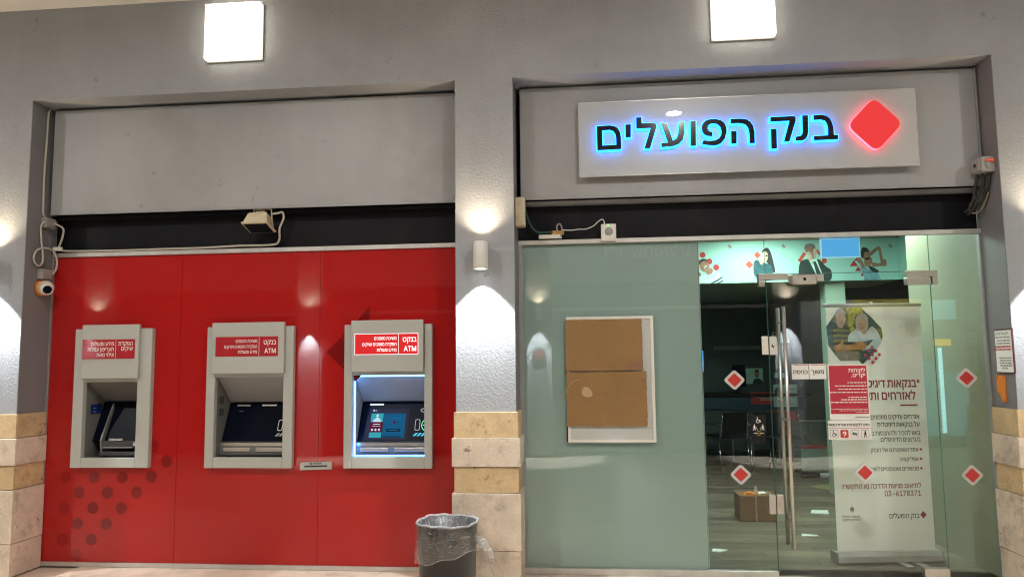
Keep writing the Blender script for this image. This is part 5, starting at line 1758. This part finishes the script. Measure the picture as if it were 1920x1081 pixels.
tube(b, [(3.10, 4.62, 0.036), (3.42, 4.60, 0.036)], 0.035, 14)
obj('roll', b, M_paper, t)
b = BM()
tube(b, [(2.86, 4.63, 0.03), (3.098, 4.62, 0.034)], 0.028, 12)
obj('black_end', b, M_inkblack, t)

# ------------------------------------------------------------------ roll-up banner
BN = thing('roll_up_banner', 'cream roll-up banner with an elderly couple photo and red Hebrew headline behind the door', 'banner', (0, 0, 0))
cloth = obj('banner_cloth', slab(BM(), [(-0.392, 0.085), (0.392, 0.085), (0.386, 2.020), (-0.386, 2.020)], 0.0, 0.002), mat('cream_banner_cloth', (0.88, 0.87, 0.82), 0.55, var=0.02, vscale=2), BN)
b = BM()
tube(b, [(-0.415, 0.0, 2.030), (0.395, 0.0, 2.030)], 0.015, 12)
obj('top_bar', b, M_alud, BN)
b = BM()
prism_yz(b, [(-0.06, 0.015), (0.06, 0.015), (0.06, 0.07), (0.02, 0.088), (-0.03, 0.088), (-0.06, 0.06)], -0.415, 0.415)
obj('base_case', b, M_alu, BN)
for x in (-0.415, 0.415):
    obj('end_cap', bxm(x - (0.008 if x < 0 else 0), x + (0.008 if x > 0 else 0), -0.062, 0.062, 0.012, 0.09), M_alud, BN)
b = BM()
for x in (0.06, 0.18):
    box(b, x, x + 0.06, -0.17, 0.05, 0.001, 0.012, bev=0.004)
obj('foot', b, M_alu, BN)
b = BM()
tube(b, [(0.0, 0.02, 0.05), (0.0, 0.02, 2.06)], 0.011, 8)
obj('pole', b, M_alud, BN)


def BU(px, py):
    k = (py - 572) / 473.0
    xl, xr = 1563 + 7 * k, 1745 + 16 * k
    return -0.386 + 0.772 * (px - xl) / (xr - xl), 2.03 - (py - 572) * (1.945 / 473.0)


def bmp(u, v, d):      # print coordinates of the couple photo
    a, z = BU(1530 + u / 5.404, 560 + v / 5.404)
    return (a, -0.0006 - d, z)


OLIVE = mat('olive_leaf_print', (0.10, 0.12, 0.015), 0.6, var=0.5, vscale=28)
YELL = mat('sunlit_leaf_print', (0.42, 0.40, 0.06), 0.6, var=0.5, vscale=40)
STRI = mat('olive_stripe_print', (0.16, 0.17, 0.03), 0.6)
ARM = mat('tanned_skin_print', (0.42, 0.20, 0.07), 0.6, var=0.3, vscale=22)
FACE = mat('elderly_skin_print', (0.50, 0.30, 0.20), 0.6, var=0.3, vscale=22)
SILV = mat('silver_hair_print', (0.42, 0.40, 0.36), 0.6, var=0.3, vscale=90)
BLUS = mat('pale_blue_blouse_print', (0.50, 0.60, 0.62), 0.6, var=0.12, vscale=22)
SLATE = mat('slate_tablet_print', (0.06, 0.09, 0.11), 0.5)
TROU = mat('taupe_trouser_print', (0.20, 0.16, 0.13), 0.6, var=0.3, vscale=25)
DKT = mat('dark_teal_print', (0.01, 0.07, 0.07), 0.6)
OCT = [(322, 92), (545, 92), (660, 205), (755, 312), (768, 400), (745, 470), (640, 600), (545, 690), (500, 652), (312, 655), (250, 580), (190, 490), (175, 288)]
clipx = lambda pts: pts
art(cloth, [('photo_ground', [OCT], OLIVE),
            ('sunlit_leaves', [blob([(385, 100), (450, 95), (540, 95), (590, 150), (560, 165), (520, 160), (480, 190), (470, 260), (430, 300), (400, 260), (410, 180)]), blob([(420, 320), (460, 290), (470, 330), (440, 360)])], YELL),
            ('dark_leaves', [[(545, 92), (660, 205), (755, 312), (640, 330), (610, 200), (570, 150)], [(178, 288), (250, 200), (290, 300), (250, 420), (245, 560), (190, 490)]], DKT),
            ('polo_shirt', [blob([(232, 330), (280, 285), (370, 278), (430, 340), (440, 440), (420, 500), (300, 560), (245, 555)])], HAIR),
            ('polo_stripes', [[(240, 320 + k * 58), (300, 312 + k * 58), (425, 330 + k * 52), (428, 352 + k * 52), (300, 340 + k * 58), (240, 346 + k * 58)] for k in range(4)], STRI),
            ('trousers', [[(245, 565), (330, 548), (495, 560), (520, 600), (500, 652), (312, 655)]], TROU),
            ('blouse', [blob([(395, 450), (410, 380), (470, 325), (520, 300), (600, 330), (650, 295), (700, 330), (740, 420), (742, 468), (640, 600), (560, 560), (500, 470), (440, 455)])], BLUS),
            ('skirt', [[(530, 560), (640, 520), (690, 540), (640, 600), (545, 690), (520, 655)]], DKT),
            ('man_face', [ell(328, 215, 50, 78, 20, 0.1), [(290, 270), (350, 270), (345, 305), (300, 300)]], FACE),
            ('man_hair', [blob([(275, 190), (278, 130), (320, 100), (365, 115), (382, 165), (350, 140), (310, 150), (295, 200)])], SILV),
            ('man_features', [ell(312, 205, 9, 3, 8), ell(350, 205, 9, 3, 8), ell(335, 255, 14, 4, 8), ell(338, 230, 6, 8, 8)], TROU),
            ('man_arm', [blob([(248, 500), (310, 470), (330, 430), (350, 440), (345, 480), (440, 485), (520, 470), (560, 500), (520, 530), (420, 540), (300, 556), (255, 550)])], ARM),
            ('woman_neck', [[(525, 300), (590, 300), (600, 335), (565, 385), (530, 345)]], FACE),
            ('woman_hair', [blob([(482, 300), (478, 220), (510, 165), (550, 150), (595, 170), (612, 230), (605, 310), (575, 330), (500, 330)])], SILV),
            ('woman_face', [ell(548, 268, 44, 66, 20, 0.15)], FACE),
            ('woman_fringe', [blob([(500, 260), (505, 195), (550, 170), (592, 195), (598, 260), (570, 215), (530, 215)])], SILV),
            ('woman_features', [ell(530, 268, 9, 4, 8), ell(568, 264, 9, 4, 8), ell(549, 310, 18, 5, 10), ell(550, 286, 5, 8, 8)], TROU),
            ('tablet', [[(505, 470), (660, 430), (610, 490), (530, 520)]], SLATE),
            ('hands', [blob([(470, 470), (520, 450), (560, 470), (590, 455), (560, 500), (520, 520), (480, 510)]), blob([(520, 530), (560, 500), (590, 480), (575, 520), (555, 550)])], ARM),
            ('crimson_dots', [cir(x, y, 17) for x, y in ((640, 515), (605, 552), (677, 552), (568, 597), (642, 593), (714, 593), (605, 633), (678, 633), (643, 675))], M_inkred)], bmp)
M_crim = mat('dark_crimson_print', (0.26, 0.006, 0.02), 0.5)


def btext(name, lines, m, bold=1.5):
    b = BM()
    for s, h, px, py in lines:
        u, z = BU(px, py)
        text(b, s, h * 0.92, u, z, 'right', lambda a, v: (a, -0.0009, v), bold=bold, squeeze=0.83)
    return obj(name, b, m, cloth)


btext('headline', [('”בנקאות דיגיטלית'.replace('”', '"'), 0.060, 1742, 733.5), ('לאזרחים ותיקים', 0.062, 1733, 757.5)], M_crim, 4)
b = BM()
p, q = BU(1702, 770), BU(1736, 767)
flat(b, [RQ(p[0], q[0], p[1], p[1] + 0.011)], plain(-0.0009))
obj('rule', b, M_crim, cloth)
btext('bold_text', [('אזרחים ותיקים מוזמנים להדרכה', 0.0335, 1739, 795), ('על בנקאות דיגיטלית', 0.0335, 1739, 809.5)], M_inkblack, 2.5)
btext('body_text', [('בואו להכיר ולהתנסות בביצוע פעולות', 0.033, 1740, 826), ('בערוצים הדיגיטלים:', 0.033, 1740, 838.5), ('אתר האינטרנט של הבנק', 0.030, 1735, 858), ('אפליקציה', 0.030, 1735, 876), ('מכשירים אוטומטיים לשימוש', 0.030, 1735, 894)], M_inkblack, 1.5)
b = BM()
for py in (854, 872, 890):
    u, z = BU(1739.5, py)
    flat(b, [ell(u, z, 0.010, 0.010, 12)], plain(-0.0009))
obj('bullets', b, M_inkred, cloth)
btext('contact_text', [('לתיאום פגישת הדרכה נא התקשרו:', 0.036, 1738, 927), ('03-6178371', 0.044, 1738, 942)], M_crim, 2.5)
btext('bank_name', [('בנק הפועלים', 0.036, 1733, 984)], M_inkblack, 1.5)
b = BM()
u, z = BU(1740.5, 978)
flat(b, [diamond(u, z, 0.030, 0.1, 3, 0.026)], plain(-0.0009))
obj('bank_diamond', b, M_crim, cloth)
btext('small_caption', [('בנקאות דיגיטלית', 0.017, 1615.5, 981.5), ('לאזרחים ותיקים', 0.017, 1615.5, 987.5)], M_inkblack, 1.5)
b = BM()
u, z = BU(1600, 966)
for k in range(-2, 3):
    flat(b, [[(u + k * 0.007 - 0.003, z + 0.015 - abs(k) * 0.006), (u + k * 0.008, z + 0.033 - abs(k) * 0.008), (u + k * 0.007 + 0.003, z + 0.015 - abs(k) * 0.006), (u + k * 0.003, z - 0.028)]], plain(-0.0009))
obj('small_emblem', b, M_inkblack, cloth)
BN.location = (2.345, 0.47, 0.0)
BN.rotation_euler = (0, 0, R(7))

# ------------------------------------------------------------------ across the passage: what the glass mirrors
OY = -6.75
op = thing('opposite_building', 'grey pillared building across the passage, mirrored faintly in the red wall and the glass', 'building', (0, OY, 0))
OP = [(-13.0, -12.4), (-9.0, -8.45), (-5.0, -4.55), (-0.97, -0.55), (3.12, 3.55), (7.1, 7.6), (11.1, 14.0)]
w = BM()
for a, c in OP:
    box(w, a, c, OY - 0.34, OY, 0, 3.777)
box(w, -16.0, 14.0, OY - 0.34, OY, 3.777, 4.55)
obj('front_wall', w, M_plaster, op)
M_offer = mat('grey_shop_fascia', (0.20, 0.20, 0.20), 0.5)
M_shut = mat('dark_shop_window', (0.03, 0.035, 0.04), 0.25)
for k in range(len(OP) - 1):
    a, c = OP[k][1], OP[k + 1][0]
    obj('shop_fascia', bxm(a + 0.01, c - 0.01, OY - 0.25, OY - 0.12, 2.9 if k != 4 else 2.55, 3.775), M_offer, op)  # hangs lower over the lit shop, shaped to keep its tubes out of reflections
    if k != 4:
        obj('shop_window', bxm(a + 0.01, c - 0.01, OY - 0.30, OY - 0.26, 0.05, 2.899), M_shut, op)
        obj('window_rail', bxm(a + 0.01, c - 0.01, OY - 0.2595, OY - 0.22, 2.45, 2.50), M_alu, op)
om = lambda u, v: (-u, OY - 0.118, v)
b = BM()
text(b, 'ד"ר שמואל ע', 0.17, -0.36, 3.34, 'right', om, bold=4)
obj('shop_lettering', b, mat('cream_shop_lettering', (0.8, 0.78, 0.7), 0.5), op)
E_ops = E_square
GO = 'square lamps across the passage'
for x in (-6.8, -2.75, 1.24, 5.3):
    square_lamp(x, 4.243, OY, 1, {-6.8: 'lit square lamp across the passage, far left', -2.75: 'lit square lamp across the passage opposite the cash machines', 1.24: 'lit square lamp across the passage, mirrored at the foot of the bank sign', 5.3: 'lit square lamp across the passage over the lit shop'}[x], GO)
GP = 'sconces across the passage'
for x, lab in ((-8.72, 'sconce across the passage, mirrored at the left end of the red wall'), (-4.77, 'sconce across the passage, mirrored between the two right cash machines'), (-0.76, 'sconce across the passage, mirrored in the frosted pane'), (3.335, 'sconce across the passage, mirrored in the glass door')):
    sconce(x, OY, 1, lab, GP, power=7.0, cone=58)
t = thing('round_sign', 'dark oval sign with a red emblem on the pillar across the passage', 'sign', (-0.76, OY, 1.6))
b = BM()
slab(b, ell(-0.76, 1.68, 0.11, 0.145, 28), OY + 0.012, OY + 0.001)
obj('plate', b, mat('slate_sign', (0.09, 0.10, 0.11), 0.4), t)
b = BM()
flat(b, [ell(-0.76, 1.70, 0.07, 0.07, 24), ell(-0.76, 1.70, 0.052, 0.052, 24)], plain(OY + 0.0135))
flat(b, [[(-0.81, 1.69), (-0.71, 1.69), (-0.71, 1.71), (-0.81, 1.71)]], plain(OY + 0.0135))
obj('emblem', b, RED, t)

# lit shop
obj('shop_room', bxm(3.56, 7.09, -10.05, -10.0, 0, 3.0), mat('shop_white_wall', (0.5, 0.5, 0.48), 0.6), op)
obj('shop_room', bxm(3.50, 3.555, -10.0, -7.1, 0, 3.0), M_roomwall, op)
obj('shop_room', bxm(7.095, 7.15, -10.0, -7.1, 0, 3.0), M_roomwall, op)
obj('shop_room', bxm(3.5, 7.15, -10.05, -7.1, 3.0, 3.05), M_soffit, op)
E_shop = emis('shop_tube_light', (0.95, 1.0, 0.95), L_SHOP)
for k in range(2):
    y = -7.8 - k * 1.2
    tag(obj('tube_light', bxm(3.9, 6.8, y - 0.06, y + 0.06, 2.92, 2.98), E_shop), ('fluorescent tube in the lit shop across the passage, nearer the window', 'fluorescent tube in the lit shop across the passage, deeper inside')[k], 'tube light', 'fluorescent tubes in the shop across the passage')
sh_ = thing('shop_shelf', 'stocked shelf unit in the lit shop across the passage', 'shelf', (5.3, -8.2, 0))
rr = random.Random(11)
obj('back_board', bxm(4.9, 6.08, -8.62, -8.6, 0, 2.75), M_soffit, sh_)
obj('header_board', bxm(4.9, 6.08, -8.2, -8.18, 2.42, 2.75), mat('yellow_header', (0.7, 0.55, 0.12), 0.5), sh_)
GOODS = [mat('goods_print', c, 0.5) for c in ((0.7, 0.6, 0.2), (0.7, 0.68, 0.6), (0.6, 0.1, 0.05), (0.2, 0.4, 0.2), (0.15, 0.3, 0.5), (0.7, 0.45, 0.3))]
gb = [BM() for _ in GOODS]
for k in range(6):
    z = 0.15 + k * 0.36
    obj('shelf_board', bxm(4.9, 6.08, -8.6, -8.2, z - 0.025, z), M_soffit, sh_)
    x = 4.92
    while x < 5.93:
        w_ = rr.uniform(0.05, 0.13)
        box(rr.choice(gb), x, x + w_ - 0.008, -8.45, -8.22, z + 0.001, z + rr.uniform(0.14, 0.29))
        x += w_
for bmx, m in zip(gb, GOODS):
    obj('goods', bmx, m, sh_)['kind'] = 'stuff'
fr = thing('drinks_fridge', 'lit drinks fridge in the shop across the passage', 'fridge', (6.5, -8.0, 0))
obj('case', bxm(6.1, 6.95, -8.5, -8.1, 0.0, 2.0), mat('fridge_case', (0.25, 0.3, 0.32), 0.4), fr)
obj('tube', bxm(6.27, 6.33, -8.099, -8.07, 0.25, 1.75), emis('cyan_tube_light', (0.45, 0.95, 1.0), 9.0), fr)
obj('lit_shelves', bxm(6.36, 6.85, -8.099, -8.09, 0.2, 1.3), emis('fridge_glow', (0.12, 0.5, 0.62), 1.6), fr)
obj('lit_shelves', bxm(6.0, 6.2, -8.0995, -8.091, 0.2, 1.5), emis('fridge_side_glow', (0.1, 0.55, 0.7), 1.6), fr)
obj('yellow_sign', bxm(6.2, 6.5, -8.09, -8.085, 1.78, 1.9), emis('yellow_sign_light', (1.0, 0.62, 0.02), 5.0), fr)
obj('top_screen', bxm(6.2, 6.62, -8.09, -8.085, 2.25, 2.6), emis('teal_screen_light', (0.35, 0.85, 0.85), 2.5), fr)

# passage downlights
E_ceil = emis('downlight_light', (1.0, 0.97, 0.925), L_CEIL)
GD = 'round downlights in the passage ceiling'
for x, lab in ((-6.83, 'round ceiling downlight of the passage, farthest left'), (-2.85, 'round ceiling downlight of the passage, before the cash machines'), (1.13, 'round ceiling downlight mirrored as a white spot on the sign board'), (5.1, 'round ceiling downlight of the passage, farthest right')):
    t = thing('downlight', lab, 'downlight', (x, -3.4, 4.55), GD)
    b = BM()
    lathe(b, [(0.085, 0.0), (0.11, 0.0), (0.112, 0.012), (0.085, 0.012)], (x, -3.4, 4.537), 28)
    obj('trim_ring', b, M_lampbody, t)
    b = BM()
    lathe(b, [(0.0, 0.0), (0.085, 0.0)], (x, -3.4, 4.542), 28)
    obj('lens', b, E_ceil, t)
